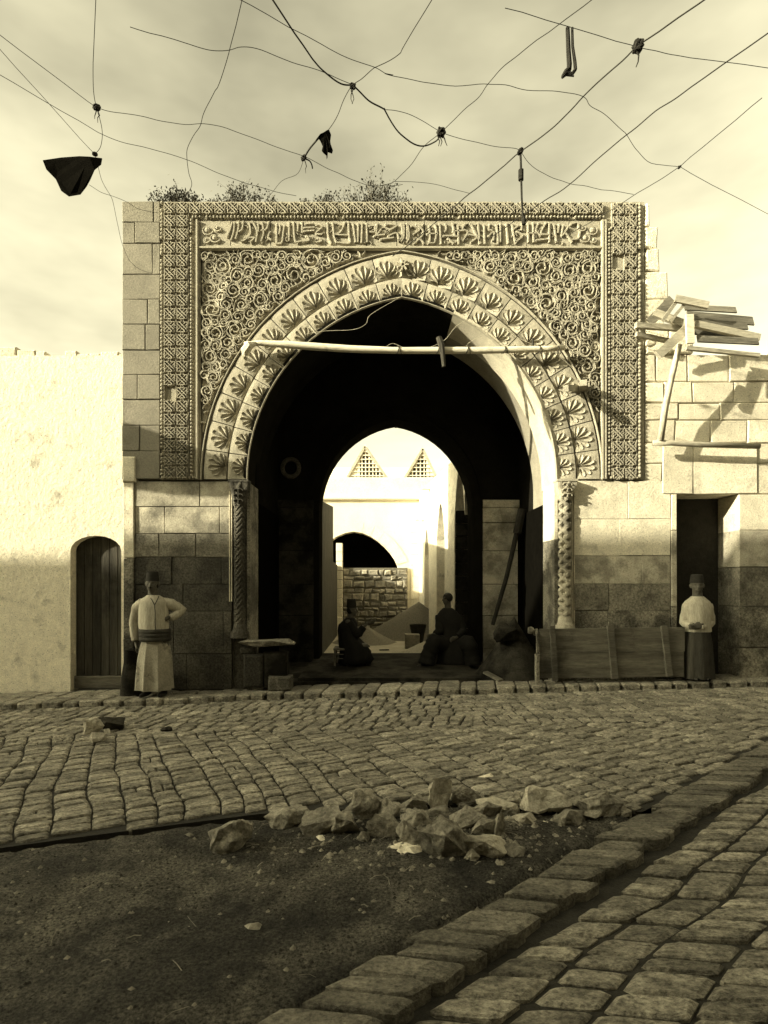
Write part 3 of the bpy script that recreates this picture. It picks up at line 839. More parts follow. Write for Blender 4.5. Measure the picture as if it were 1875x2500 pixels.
# ---- inscription band
ib = []
for a, b in zip([431.5, 497, 584, 704, 792, 858, 918, 1086, 1140, 1232], [496, 583, 703, 791, 857, 917, 1085, 1139, 1231, 1299]):
    mb = MB(); mb.box(X(a) + .002, X(b) - .002, .045, .112, Z(530), Z(473)); ib.append((mb.build('inscription_block', M['carved'], gate), a, b, MB()))
SA = [[(262,200),(285,150),(300,95)],[(318,100),(310,170),(290,235)],[(350,90),(345,150),(325,225)],[(385,90),(375,150),(350,170)],[(430,100),(440,180),(400,230),(370,240)],[(455,90),(490,160),(480,250)],[(500,110),(500,170)],[(530,95),(540,180),(520,245)],[(580,95),(560,150),(520,160)],[(590,170),(575,210),(600,230)],[(420,215),(470,215),(440,245)],[(640,110),(640,260)],[(665,115),(665,160),(655,190)],[(700,120),(690,180),(680,250),(640,260)],[(735,95),(735,240)],[(770,95),(775,200),(790,245),(830,240)],[(805,105),(800,170)],[(835,95),(835,180)],[(860,110),(920,105)],[(845,140),(930,135)],[(850,165),(930,160)],[(870,200),(890,235),(850,240)],[(950,110),(990,130),(940,180),(990,190)],[(960,215),(985,240),(940,250)],[(1030,100),(1035,200),(1060,260)],[(1070,100),(1080,200),(1100,250)],[(1165,95),(1130,170),(1090,190),(1180,195)],[(1190,95),(1195,200),(1200,255),(1100,250)],[(1225,105),(1245,250)],[(1265,105),(1262,250)],[(1295,105),(1290,255)],[(1330,105),(1335,250)],[(1350,125),(1390,125),(1390,170),(1350,170)],[(1410,110),(1405,190),(1440,150)],[(1390,200),(1470,190)],[(1480,110),(1560,120),(1500,160)],[(1440,225),(1540,215)],[(1500,200),(1560,180),(1580,240)],[(1600,110),(1605,200),(1570,240)],[(1640,110),(1640,230)]]
SB = [[(50,110),(50,200),(30,245)],[(80,110),(90,210),(70,250)],[(110,120),(170,150),(120,190)],[(150,110),(200,180),(120,270)],[(180,230),(205,260)],[(245,125),(250,240),(230,265)],[(230,185),(310,185)],[(290,110),(300,180),(285,250),(250,255)],[(325,110),(335,270)],[(370,110),(375,150),(360,170)],[(355,200),(470,205)],[(390,220),(430,260)],[(425,105),(440,200)],[(465,120),(470,265)],[(430,165),(510,160)],[(520,110),(500,150),(540,170),(500,240)],[(560,105),(590,160),(640,260)],[(545,190),(610,210),(560,250)],[(620,105),(630,265)],[(665,115),(670,265)],[(710,110),(700,150),(730,160)],[(700,200),(740,170),(735,240)],[(760,115),(770,265),(720,250)],[(790,110),(790,250)],[(835,110),(850,260)],[(880,110),(890,190),(910,260)],[(930,120),(890,150)],[(915,170),(960,200),(900,250)],[(955,105),(950,160)],[(1000,105),(1005,250)],[(1040,100),(1045,250)],[(1000,180),(1070,180)],[(1085,100),(1060,160),(1100,200)],[(1140,100),(1100,180),(1160,190)],[(1165,100),(1165,250)],[(1060,235),(1150,225)],[(1200,110),(1220,250)],[(1240,110),(1230,180)],[(1270,120),(1260,200),(1310,130)],[(1290,180),(1340,250)],[(1330,110),(1380,100),(1390,140)],[(1400,170),(1385,220),(1330,230)]]
for base, SS in ((415.9, SA), (858.3, SB)):
    for st in SS:
        pts = [(base + a / 3.538, 451.2 + b / 3.538) for a, b in st]
        mid = sum(p[0] for p in pts) / len(pts)
        for o, a, b, mb in ib:
            if a - 1 <= mid <= b + 1:
                mb.strip([(X(p[0]), Z(min(p[1], 526))) for p in smooth_line(pts)], .036, .018, .047, .008)
                hd = (X(pts[0][0]), Z(pts[0][1] + 1)); mb.blob((hd[0], .03, hd[1]), .026, .026, .022, 6, 4); break
ri_ = random.Random(91)
for o, a, b, mb in ib[1:-1]:
    for _ in range(int((b - a) / 5.5)):
        x_ = ri_.uniform(a + 3, b - 3); y_ = ri_.uniform(480, 524); an = ri_.uniform(0, pi); l_ = ri_.uniform(2, 5)
        mb.strip([(X(x_ - l_ * cos(an)), Z(y_ - l_ * sin(an))), (X(x_ + l_ * .3), Z(y_ - l_ * .4)), (X(x_ + l_ * cos(an)), Z(y_ + l_ * sin(an)))], .026, .010, .047, .018, .5)
for cx_, sg in ((452, 1), (1276, -1)):          # leafy ends of the band
    mb = ib[0][3] if sg > 0 else ib[-1][3]
    for k, (dx, dy, r) in enumerate(((-6, -8, 14), (10, 9, 13), (16, -12, 9), (-8, 14, 8))):
        mb.strip([(X(cx_ + sg * (dx + r * (1 - i * .05) * cos(.3 + i * .42))), Z(502 + dy + r * (1 - i * .05) * sin(.3 + i * .42) * .9)) for i in range(13)], .035, .015, .047, .015, .6)
        mb.blob((X(cx_ + sg * dx), .035, Z(502 + dy)), r * U * .5, .03, r * U * .45, 8, 4)
for o, a, b, mb in ib:
    if mb.v: mb.build('carved_script', M['carved'], o)

# ---- plain ashlar: strip left of the frame
rowsL = [Z(p) for p in (1034, 974, 918, 862, 808, 755, 699, 645, 591, 524, 478, 432)]
blocks(gate, XL, X(344.5), rowsL, .02, .113, M['grey'], seed=4,
       cuts=[None, [X(300)], None, [X(296)], None, [X(313)], [X(318)], None, [X(328)], [X(290)], [X(330)]], wmin=.3, wmax=.6)
# corbelled edge under the strip
mb = MB(); mb.box(X(264), X(292), -.0, .113, Z(1040), Z(985), .02, .01); mb.build('corner_stone', M['plaster'], gate)
# lower walls; courses darken downward, real soot plus painted shade
rl = [Z(p) for p in (1492, 1413, 1321, 1262, 1203, 1152, 1093, 1038)]
blocks(gate, X(288), X(499), rl, .055, .113, [M['soot_shade']] * 4 + [M['soot_shade2'], M['midl'], M['midl']], seed=6, gap=.003, bev=.006,
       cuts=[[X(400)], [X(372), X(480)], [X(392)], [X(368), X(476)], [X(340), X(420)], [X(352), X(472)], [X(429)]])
blocks(gate, X(264), X(287), [Z(p) for p in (1492, 1380, 1205, 1040)], .03, .113, [M['soot_shade'], M['plow'], M['plaster']], seed=8, name='quoin')
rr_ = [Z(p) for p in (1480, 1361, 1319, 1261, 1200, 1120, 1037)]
blocks(gate, X(1243), X(1452), rr_, .050, .113, [M['plow'], M['plow'], M['soot_shade2'], M['midl'], M['plaster'], M['plaster']], seed=9, gap=.0018, bev=.004,
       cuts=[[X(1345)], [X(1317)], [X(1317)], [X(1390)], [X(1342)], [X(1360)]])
blocks(gate, X(1206.5), X(1242), [Z(p) for p in (1480, 1300, 1160, 1037)], .075, .113, [M['plow'], M['soot_shade2'], M['plaster']], seed=19, name='pilaster')
blocks(gate, X(500), X(531.5), [Z(p) for p in (1492, 1300, 1160, 1037)], .095, .113, [M['soot_shade']] * 3, seed=29, name='pilaster')

# ---- engaged columns with carved shafts, capitals and bases
def column(pxc, ptop, pcap, pbot, pbase, wcap, wsh, pattern, m, mcap):
    xc = X(pxc); yc = .06; r = wsh * U / 2
    sh = MB(); z0, z1 = Z(pbot), Z(pcap)
    def fn(u, v):
        a = 2 * pi * u; z = z0 + (z1 - z0) * v
        if pattern == 'lozenge':
            p1 = abs(((a * 3 + z * 46) / pi) % 2 - 1); p2 = abs(((a * 3 - z * 46) / pi) % 2 - 1)
            k = .016 * max(p1 > .6, p2 > .6) - .030 * (p1 < .3 and p2 < .3)
        else:
            p1 = ((z * 12 + abs(((a / (pi / 3)) % 2) - 1) * 1.3)) % 1
            k = .014 * (p1 > .5)
        rr = r + k - .006
        return (xc + rr * cos(a), yc + rr * sin(a), z)
    sh.grid(fn, 48, 230, True); sh.build('column_shaft', m, gate)
    cp = MB(); zt, zb = Z(ptop), Z(pcap); wc = wcap * U
    # tapering bell under a square abacus
    def bell(u, v):
        a = 2 * pi * u; k = max(abs(cos(a)), abs(sin(a))); sq = (1 / k) * v + (1 - v)
        rr = (r + (wc / 2 - r) * v ** .7) * (sq if v > .3 else 1 + (sq - 1) * v / .3)
        lf = .014 * max(0, sin(a * 8)) * (1 - v * .4) + .012 * max(0, sin(v * 9 + 1)) * max(0, cos(a * 8))
        return (xc + (rr + lf) * cos(a), yc + (rr + lf) * sin(a), zb + (zt - .035 - zb) * v)
    cp.grid(bell, 48, 14, True)
    cp.box(xc - wc / 2 - .01, xc + wc / 2 + .01, yc - wc / 2 - .01, .113, zt - .036, zt - .004)
    for k in range(3):
        for sx in (-1, 1):
            cp.strip([(xc + sx * (.03 + .035 * cos(t * .6)), zb + .05 + k * .075 + .03 * sin(t * .6)) for t in range(8)], .020, .008, yc - wc * .38, yc - wc * .5 - .012, .6)
    cp.build('capital', mcap, gate)
    bs = MB()
    for (za, zb2, ra, rb_) in ((Z(pbase), Z(pbase - 14), 1.75, 1.6), (Z(pbase - 14), Z(pbase - 22), 1.45, 1.15), (Z(pbase - 22), Z(pbot), 1.25, 1.0)):
        bs.grid(lambda u, v: (xc + r * (ra + (rb_ - ra) * v) * cos(2 * pi * u), yc + r * (ra + (rb_ - ra) * v) * sin(2 * pi * u), za + (zb2 - za) * v), 20, 2, True)
    bs.build('column_base', mcap, gate)
column(1222, 1036, 1080, 1330, 1364, 42, 27, 'lozenge', M['midl'], M['ashlar'])
column(517, 1037, 1092, 1345, 1378, 40, 25, 'zigzag', M['soot_shade'], M['soot_shade'])
mb = MB()
for x_ in (1239, 1243.5): mb.strip([(X(x_), Z(1366)), (X(x_), Z(1082))], .02, .01, .075, .045)
for x_ in (494, 498.5): mb.strip([(X(x_), Z(1300)), (X(x_), Z(1060))], .02, .01, .075, .04)
mb.build('jamb_moulding', M['plaster'], gate)
# near-black leaves added to darken the recess behind each jamb
mb = MB(); mb.box(X(1207), X(1212) - .004, .62, 2.43, .1, Z(1075)); mb.build('dark_leaf', M['recess_dark'], gate)
mb = MB(); mb.box(X(536) + .004, X(540), .62, 2.43, .1, Z(1075)); mb.build('dark_leaf', M['recess_dark'], gate)

# ---- ragged ashlar right of the frame
ruin = empty('ruined_wall', (X(1500), .1, .1), 'broken ashlar wall stepping down at the right side of the carved gateway', 'wall')
prof = [(434, 1409), (486, 1418), (533, 1431), (582, 1447), (640, 1444)]
rr2 = random.Random(31)
for (a, b, xe) in ((434, 485, 1406), (485, 533, 1424), (533, 582, 1428), (582, 642, 1448), (642, 700, 1440), (700, 762, 1500)):
    xa = 1397
    cuts = [xa, xe] if xe - xa < 60 else [xa, xa + 50, xe]
    for c0, c1 in zip(cuts, cuts[1:]):
        mb = MB(); mb.box(X(c0) + .003, X(c1) - .003, .02 + rr2.uniform(0, .03), .75, Z(b) + .003, Z(a) - .003, .02, .012, rr2); mb.build('stone_block', M['white'], ruin)
blocks(ruin, X(1397), X(1690), [Z(p) for p in (1066, 1000, 955, 905, 868, 822, 762)], .05, .7, M['plaster'], seed=33, bev=.014, jit=.008,
       cuts=[[X(1434), X(1502), X(1585)], [X(1440), X(1530), X(1610)], [X(1430), X(1462), X(1540), X(1620)], [X(1470), X(1560)], [X(1438), X(1500), X(1590)], [X(1420), X(1490), X(1580)]])
mb = MB(); mb.box(X(1434), X(1500), .028, .049, Z(1066), Z(962), .01, .01); mb.build('plaster_panel', M['plaster'], ruin)
mb = MB(); mb.box(X(1500) + .004, X(1640), .034, .048, Z(1066), Z(962), .01, .01); mb.build('plaster_panel', M['plaster'], ruin)
blocks(ruin, X(1453), X(1466), [Z(p) for p in (1480, 1310, 1145, 1067)], .04, .7, [M['plow'], M['midl'], M['plaster']], seed=35, name='door_jamb')  # courses darken downward, grime and shade in one colour
blocks(ruin, X(1600), X(1690), [Z(p) for p in (1480, 1400, 1310, 1225, 1145, 1067)], .04, .7, [M['plow'], M['plow'], M['soot_shade2'], M['midl'], M['plaster']], seed=37, name='stone_block')
mb = MB(); mb.box(X(1466) + .003, X(1600) - .003, .55, .62, .05, Z(1067)); mb.build('dark_leaf', M['bwood'], ruin)
mb = MB(); mb.box(X(1640) + .004, X(1690), .08, .7, Z(1066), Z(962)); mb.build('stone_block', M['plaster'], ruin)
mb = MB(); mb.box(X(1397), X(1690), .7, 3.1, -.2, Z(800)); mb.build('wall_core', M['core'], ruin)
mb = MB(); mb.box(X(1397) + .002, X(1452), .114, .7, -.2, Z(1067)); mb.build('wall_core', M['core'], ruin)

# ---- whitewashed house at the left
yl = .42
lh = empty('whitewashed_house', (X(150, yl), yl, 0), 'low whitewashed rubble house at the left of the gateway', 'house')
mb = MB(); dl, dr, dz = X(152, yl), X(262, yl), Z(1157, yl)
al_ = [(dl, Z(1190, yl))] + [(dl + (dr - dl) * (.5 - .5 * cos(pi * t / 10)), Z(1190, yl) + (dz - Z(1190, yl)) * sin(pi * t / 10)) for t in range(1, 10)] + [(dr, Z(1190, yl))]
wall_with_arch(mb, -9.5, dr + .10, -.3, Z(768, yl), yl, yl + .55, al_, al_[0][1])
wl = mb.mesh('rubble_wall')
link('rubble_wall', wl, M['white'], lh)
rl_ = random.Random(41)
cp_ = MB()
xx = -9.5
while xx < XL - .05:
    w_ = rl_.uniform(.12, .3); w_ = min(w_, XL - .02 - xx + .001)
    cp_.box(xx, xx + w_ - .01, yl + .01, yl + .5, Z(770, yl), Z(768, yl) + rl_.uniform(-.02, .10) * (1 + noise.noise(Vector((xx * 2, 0, 0)))), .015, .01, rl_); xx += w_
o = cp_.build('coping_rubble', M['white'], lh); o['kind'] = 'stuff'
rb = random.Random(43)
dm = empty('arched_wooden_door', (X(207, yl), yl + .2, G(-4) + .08), 'dark plank door under a low arch in the whitewashed house', 'door')
nb_ = 6
for k in range(nb_):
    a = dl + (dr - dl) * k / nb_ + .004; b = dl + (dr - dl) * (k + 1) / nb_ - .004
    mb = MB(); mb.box(a, b, yl + .16 + rb.uniform(0, .008), yl + .2, G(-4) + .06, dz + .02, .004, 0); mb.build('door_board', M['dwoodz'], dm)
mb = MB(); mb.box(dl, dr, yl + .10, yl + .158, G(-4) + .05, G(-4) + .24, .01); mb.build('kick_board', M['dwood'], dm)
mb = MB(); mb.box(dl, dr, yl + .205, yl + .25, 0, dz + .05); mb.build('door_back', M['bwood'], dm)

# ------------------------------------------------------------ houses across the street (behind the camera): they shade the street
opp = empty('opposite_house', (-14, -10.6, 0), 'tall plain stone house across the street from the gateway, behind the viewer', 'house')
mb = MB(); mb.box(-60, 16, -15.5, -10.6, -2, 10.85); mb.build('wall', M['opp'], opp)
for k in range(22):
    for fl in range(4):
        xw = -50 + k * 2.9; mb = MB(); mb.box(xw, xw + 1.0, -10.597, -10.55, 1.6 + fl * 2.4, 3.0 + fl * 2.4); mb.build('window', M['bwood'], opp)
oh = empty('end_house', (17.2, -6, 0), 'plain stone house closing the street at the right, beyond the view', 'house')
mb = MB(); mb.box(17, 30, -10.5, -1, -2, 9); mb.build('wall', M['opp'], oh)

rh = empty('plain_house', (9, .1, 0), 'plain plastered house continuing the street to the right of the ruined wall', 'house')
mb = MB(); wall_with_arch(mb, X(1690) + .01, 15, -.3, 5.0, .12, 6.0, [(8.0, 2.3), (8.0, 2.5), (9.1, 2.5), (9.1, 2.3)], 2.3); mb.build('wall', M['plaster'], rh)
mb = MB(); mb.box(8.0, 9.1, .4, .46, .1, 2.52); mb.build('door', M['dwoodz'], rh)
blocks(rh, X(1690) + .02, 7.98, [.2 + .3 * i for i in range(16)], .09, .117, M['plaster'], seed=99, gap=.003, bev=.006)

# ------------------------------------------------------------ courtyard behind the gate
YW = 8.8
cw = empty('courtyard_hall', (X(780, YW), YW, 0), 'pale courtyard hall behind the gate with a dark pointed arch over a rubble wall', 'hall')
nL = []; aL, aR, zc, zsn = X(668, YW), X(860, YW), Z(1148, YW), Z(1226, YW)
mc = (aL + aR) / 2; aa = (aR - aL) / 2; ri = zc - zsn
for t in range(0, 17):
    th = pi * t / 16; x_ = mc - aa * cos(th); k2 = (ri * ri - aa * aa) / (2 * aa) if ri > aa else .0; q2 = abs(cos(th)); nL.append((x_, zsn + ri * ((1 - q2 ** 1.75) ** .72)))
mb = MB(); wall_with_arch(mb, -7, 2.2, -.2, Z(1080, YW), YW, YW + .5, nL, zsn); mb.build('wall', M['ywall'], cw)
blocks(cw, aR + .36, 1.25, [.05 + .33 * i for i in range(12)], YW - .018, YW - .002, M['ywall'], seed=88, gap=.004, bev=.006)
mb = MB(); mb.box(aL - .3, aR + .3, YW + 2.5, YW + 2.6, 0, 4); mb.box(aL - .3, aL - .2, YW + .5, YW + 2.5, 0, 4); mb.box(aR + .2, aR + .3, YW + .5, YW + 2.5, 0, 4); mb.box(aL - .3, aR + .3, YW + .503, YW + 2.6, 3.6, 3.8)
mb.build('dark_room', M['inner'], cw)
mb = MB(); mb.box(-7, 2.0, YW - .12, YW + .6, Z(1080, YW), Z(1074, YW), .02); mb.build('ledge', M['ywall'], cw)
mb = MB(); mb.box(-7, 2.0, YW + .10, YW + .6, Z(1073, YW), Z(1031, YW + .1), .02); mb.build('parapet', M['ywall'], cw)
# voussoirs of the courtyard arch, slightly proud
for t in range(8, 15):
    a_, b_ = nL[t], nL[t + 1]
    def O(p): 
        v = Vector((p[0] - mc, p[1] - (zsn - .25))).normalized() * .33; return (p[0] + v.x, p[1] + v.y)
    c_, d_ = O(a_), O(b_); mb = MB(); g = .012
    f_ = [(a_[0], YW - .015, a_[1]), (b_[0] - g, YW - .015, b_[1]), (d_[0] - g, YW - .015, d_[1]), (c_[0], YW - .015, c_[1])]
    k_ = [(p[0], YW - .003, p[2]) for p in f_]
    mb.add(f_ + k_, [(0, 1, 2, 3), (0, 1, 5, 4), (1, 2, 6, 5), (2, 3, 7, 6), (3, 0, 4, 7)]); mb.build('arch_stone', M['ywall'], cw)
# rubble blocking of the arch
ry = random.Random(51); z_ = 0.0
while z_ < zsn - .05:
    h_ = ry.uniform(.11, .23); x_ = X(741, YW)
    top_ = min(z_ + h_, zsn)
    while x_ < X(878, YW) - .05:
        w_ = ry.uniform(.14, .38); mb = MB()
        mb.box(x_ + .008, min(x_ + w_, X(880, YW)) - .008, YW - .10 - ry.uniform(0, .05), YW - .003, z_ + .008, top_ - .008 - ry.uniform(0, .03), .035, .024, ry)
        mb.build('rubble_stone', M['ystone'], cw); x_ += w_
    z_ = top_
mb = MB(); mb.box(X(741, YW), X(880, YW), YW - .085, YW - .004, 0, zsn - .01); mb.build('rubble_bedding', M['core'], cw)
blocks(cw, X(727, YW), X(741, YW), [.0 + .27 * i for i in range(11)], YW - .22, YW - .003, M['ywall'], seed=53, name='quoin', gap=.006, bev=.012)
# latticed gables above the parapet
def gable(pxa, pya, px0, px1, yy, seed, label):
    r = random.Random(seed); a = Vector((X(pxa, yy), yy, Z(pya, yy))); zb = Z(1030, YW + .1) - .04; b0 = X(px0, yy); b1 = X(px1, yy)
    e = empty('roof_gable', (a.x, yy, zb), label, 'gable')
    for bx in (b0, b1):
        mb = MB(); mb.bar((bx, yy, zb), (a.x, yy, a.z), .07, .07); mb.build('rafter', M['wood'], e)
    for xs0 in lin(b0 + .1, b1 - .1, .115):
        t = (xs0 - b0) / (a.x - b0) if xs0 < a.x else (b1 - xs0) / (b1 - a.x)
        if t < .08: continue
        solid = (xs0 < a.x - .12) if seed % 2 else (xs0 > a.x + .12)
        mb = MB(); mb.bar((xs0, yy + .03, zb), (xs0 + r.uniform(-.01, .01), yy + .03, zb + (a.z - zb) * t), .095 if solid else .035, .02, Vector((0, 1, 0))); mb.build('lattice_slat', M['ywall'], e)
    zz_ = zb + .1
    while zz_ < a.z - .1:
        t = (zz_ - zb) / (a.z - zb); x0_, x1_ = b0 + (a.x - b0) * t, b1 + (a.x - b1) * t
        mb = MB(); mb.bar((x0_, yy, zz_), (x1_, yy, zz_ + r.uniform(-.01, .01)), .02, .03); mb.build('lattice_slat', M['ywall'], e); zz_ += .125
    for bx in (b0, b1):
        mb = MB(); q0 = Vector((bx, yy + .05, zb + .02)); q1 = Vector((a.x, yy + .05, a.z + .05)); dy = Vector((0, 4.2, 0)); up_ = Vector((0, 0, .05))
        mb.add([q0, q1, q1 + dy, q0 + dy, q0 + up_, q1 + up_, q1 + dy + up_, q0 + dy + up_], [(0, 1, 2, 3), (4, 5, 6, 7), (0, 1, 5, 4), (1, 2, 6, 5), (2, 3, 7, 6), (3, 0, 4, 7)])
        mb.build('roof_slope', M['ywall'], e)
    mb = MB(); mb.add([(b0 + .05, yy + .5, zb), (b1 - .05, yy + .5, zb), (a.x, yy + .5, a.z - .1)], [(0, 1, 2)]); mb.build('loft_back', M['bwood'], e)
gable(788, 965, 744, 843, YW + .9, 1, 'pointed roof gable with slatted lattice, left one of the two above the courtyard hall')
gable(913, 970, 868, 948, YW + .9, 2, 'pointed roof gable with slatted lattice, right one of the two above the courtyard hall')
mb = MB(); mb.box(-7, 3.2, YW + 5.2, YW + 5.7, 0, Z(1010, YW + 5.2)); mb.build('rear_wall', M['ywall'], cw)

# arcade on the right side of the courtyard, running slightly oblique
ar = empty('courtyard_arcade', (1.5, 6, 0), 'sunlit arcade of tall pointed arches along the right side of the courtyard', 'arcade')
def AX(y): return 1.22 + (YW - y) * .0877
ops = [(3.13, 4.05, 3.95, 2.9), (5.08, 6.05, 3.45, 2.6), (7.15, 7.85, 3.0, 2.3)]
ztop_ = 4.2
def wallseg(y0, y1, z0, z1, name='wall', th=.45, dx=0.0):
    mb = MB(); a0, a1 = AX(y0) + dx, AX(y1) + dx
    vs = [(a0, y0, z0), (a0 + th, y0, z0), (a1 + th, y1, z0), (a1, y1, z0), (a0, y0, z1), (a0 + th, y0, z1), (a1 + th, y1, z1), (a1, y1, z1)]
    mb.add(vs, [(0, 1, 2, 3), (4, 7, 6, 5), (0, 4, 5, 1), (1, 5, 6, 2), (2, 6, 7, 3), (3, 7, 4, 0)]); return mb
prev = YW
for (y0, y1, za, zs_) in reversed(ops):
    wallseg(y1, prev, 0, ztop_).build('pier', M['white'], ar)
    # arch piece over the opening
    mb = MB(); n = 10; ln_ = []
    for i in range(n + 1):
        t = i / n; yy = y0 + (y1 - y0) * t; h = 1 - abs(2 * t - 1); ln_.append((yy, zs_ + (za - zs_) * (1 - (1 - h) ** 1.9)))
    for (ya, zaa), (yb2, zbb) in zip(ln_, ln_[1:]):
        a0, a1 = AX(ya), AX(yb2)
        for dx in (0, .45): mb.quad((a0 + dx, ya, zaa), (a1 + dx, yb2, zbb), (a1 + dx, yb2, ztop_), (a0 + dx, ya, ztop_))
        mb.quad((a0, ya, zaa), (a1, yb2, zbb), (a1 + .45, yb2, zbb), (a0 + .45, ya, zaa))
        mb.quad((a0, ya, ztop_), (a1, yb2, ztop_), (a1 + .45, yb2, ztop_), (a0 + .45, ya, ztop_))
    mb.build('arch', M['white'], ar); prev = y0
blocks(ar, AX(4.05) + .012, AX(4.05) + .47, [.02 + .28 * i for i in range(15)], 4.0, 4.047, M['inner2'], seed=78, name='pier_shade_facing', bev=.01)  # dark facing paints the shade on the pier's end
for i, (ya, zc_) in enumerate(((7.95, 3.3), (6.9, 4.0))):
    mb = MB(); mb.box(AX(ya) - .22, AX(ya) - .004, ya, ya + .16, zc_, zc_ + .12); mb.build('corbel', M['ywall'], ar)
# gallery back wall of coursed stone, seen through the arches; near bay coloured dark as shade
r5 = random.Random(57)
z_ = 0
while z_ < 4.2:
    h_ = r5.uniform(.22, .3); y_ = 3.15
    while y_ < 8.6:
        w_ = r5.uniform(.35, .7); y2 = min(y_ + w_, 8.6); mb = MB(); x0_ = AX((y_ + y2) / 2) + 1.1 + r5.uniform(0, .015)
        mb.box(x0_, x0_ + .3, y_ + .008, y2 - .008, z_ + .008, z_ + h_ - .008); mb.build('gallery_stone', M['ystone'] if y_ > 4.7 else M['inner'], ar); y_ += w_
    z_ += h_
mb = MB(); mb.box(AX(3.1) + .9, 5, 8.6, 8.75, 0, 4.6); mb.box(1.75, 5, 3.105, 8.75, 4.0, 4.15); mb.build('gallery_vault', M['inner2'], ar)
mb = MB(); mb.box(AX(4.62) + .46, 4.6, 4.62, 4.75, 0, 4.0); mb.build('added_gallery_dark_wall', M['inner'], ar)  # dark wall added so the near opening looks black
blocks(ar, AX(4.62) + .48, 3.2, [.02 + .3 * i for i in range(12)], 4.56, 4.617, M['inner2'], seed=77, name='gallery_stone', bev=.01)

# rough wall on the left of the courtyard
lw = empty('courtyard_side_wall', (-1.15, 5.5, 0), 'rough shaded wall running back along the left side of the courtyard', 'wall')
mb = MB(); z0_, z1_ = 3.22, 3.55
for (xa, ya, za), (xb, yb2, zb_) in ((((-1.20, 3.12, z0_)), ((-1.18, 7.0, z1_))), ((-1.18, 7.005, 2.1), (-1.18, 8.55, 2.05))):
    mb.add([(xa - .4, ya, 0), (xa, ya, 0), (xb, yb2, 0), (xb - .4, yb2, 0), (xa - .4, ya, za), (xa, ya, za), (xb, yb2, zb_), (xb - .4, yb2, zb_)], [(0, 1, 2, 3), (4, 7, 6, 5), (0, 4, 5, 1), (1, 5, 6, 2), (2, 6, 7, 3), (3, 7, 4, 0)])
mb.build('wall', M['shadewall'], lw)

def heap(name, c, rx, ry_, h, m, label, cat, seed):
    mb = MB()
    def fn(u, v):
        a = 2 * pi * u; k = v; zz_ = h * (1 - k) ** 1.15; q = 1 + .12 * noise.noise(Vector((cos(a) * 1.5, sin(a) * 1.5, seed)))
        return (c[0] + rx * k * q * cos(a), c[1] + ry_ * k * q * sin(a), c[2] + zz_ - .01 + .012 * noise.noise(Vector((k * 9 * cos(a), k * 9 * sin(a), seed))))
    mb.grid(fn, 36, 12, True); o = mb.build(name, m, None, True); tag(o, label, cat, None); return o
heap('gravel_heap', (1.15, 7.9, 0), 1.75, 1.0, 1.02, M['gravel'], 'large dark gravel heap against the far right corner of the courtyard', 'heap', 1)
heap('gravel_heap', (-.35, 6.6, 0), .85, .75, .48, M['gravel'], 'low dark gravel heap in front of the courtyard rubble wall', 'heap', 2)
heap('sand_heap', (1.25, 4.15, 0), .95, .85, .42, M['sand'], 'pale sand heap just inside the gate beside the seated man on the right', 'heap', 3)
mb = MB(); c = P(890, 1376, 5.6); mb.box(X(875, 5.2), X(907, 5.2), 5.2, 5.5, 0, .34, .02, .012); tag(mb.build('stone_block', M['ystone']), 'squared stone block on the courtyard floor beside the arcade', 'stone')
mb = MB(); c = (X(903, 5.9), 5.9)
mb.grid(lambda u, v: (c[0] + (.10 + .11 * v) * cos(2 * pi * u), c[1] + (.10 + .11 * v) * sin(2 * pi * u), .52 * v), 14, 3, True); mb.grid(lambda u, v: (c[0] + .2 * v * cos(2 * pi * u), c[1] + .2 * v * sin(2 * pi * u), .44), 14, 1, True)
tag(mb.build('basket', M['bwood']), 'dark round basket standing behind the stone block in the courtyard', 'basket')
mb = MB(); p = GP(826, 1396); mb.bar((X(820, 4.9), 4.9, .015), (X(840, 4.95), 4.95, .015), .05, .02); tag(mb.build('wood_scrap', M['bwood']), 'small dark stick lying on the bare courtyard floor', 'stick')

# hanging lamp hook at the crown of the inner arch
mb = MB(); a = P(855, 906, 3.0); b_ = P(855, 917, 3.0); mb.tube([a + Vector((0, 0, .05)), b_], .006, 5); mb.tube([P(855, 913, 3.0), P(855.5, 924, 3.0)], .028, 8)
tag(mb.build('hanging_hook', M['bwood']), 'small dark iron hook hanging from the crown of the inner arch', 'hook')

# ------------------------------------------------------------ street side: bench, boards, poles
bn = empty('stone_bench', (X(560), -.02, .1), 'rough stone slab bench on a block beside the left jamb', 'bench')
mb = MB()
def slab(u, v):
    a = 2 * pi * u; k = sin(pi * v) ** .35; q = 1 + .08 * noise.noise(Vector((cos(a), sin(a), 4)))
    xx_ = max(-1, min(1, 1.25 * cos(a))) ; yy_ = max(-1, min(1, 1.25 * sin(a)))
    return (X(568) + .46 * xx_ * k * q + .02 * noise.noise(Vector((xx_ * 3, yy_ * 3, v * 3))), .02 + .27 * yy_ * k * q, Z(1387) - .075 * cos(pi * v) - .05 * xx_ * .4)
pass
mb = MB(); mb.box(X(520), X(552), -.05, .11, Z(1412), Z(1398), .02, .01); mb.box(X(528), X(570), -.12, .11, .08, Z(1413), .03, .01); mb.build('support_block', M['soot_shade'], bn)
mb = MB(); mb.box(X(572), X(622), -.1, .11, .05, Z(1408), .03, .012); mb.build('support_block', M['inner2'], bn)
mb = MB(); mb.box(X(585), X(633), -.2, .05, .05, Z(1458), .02, .01); tag(mb.build('step_stone', M['plow']), 'low flat stone on the pavement under the end of the bench', 'stone')

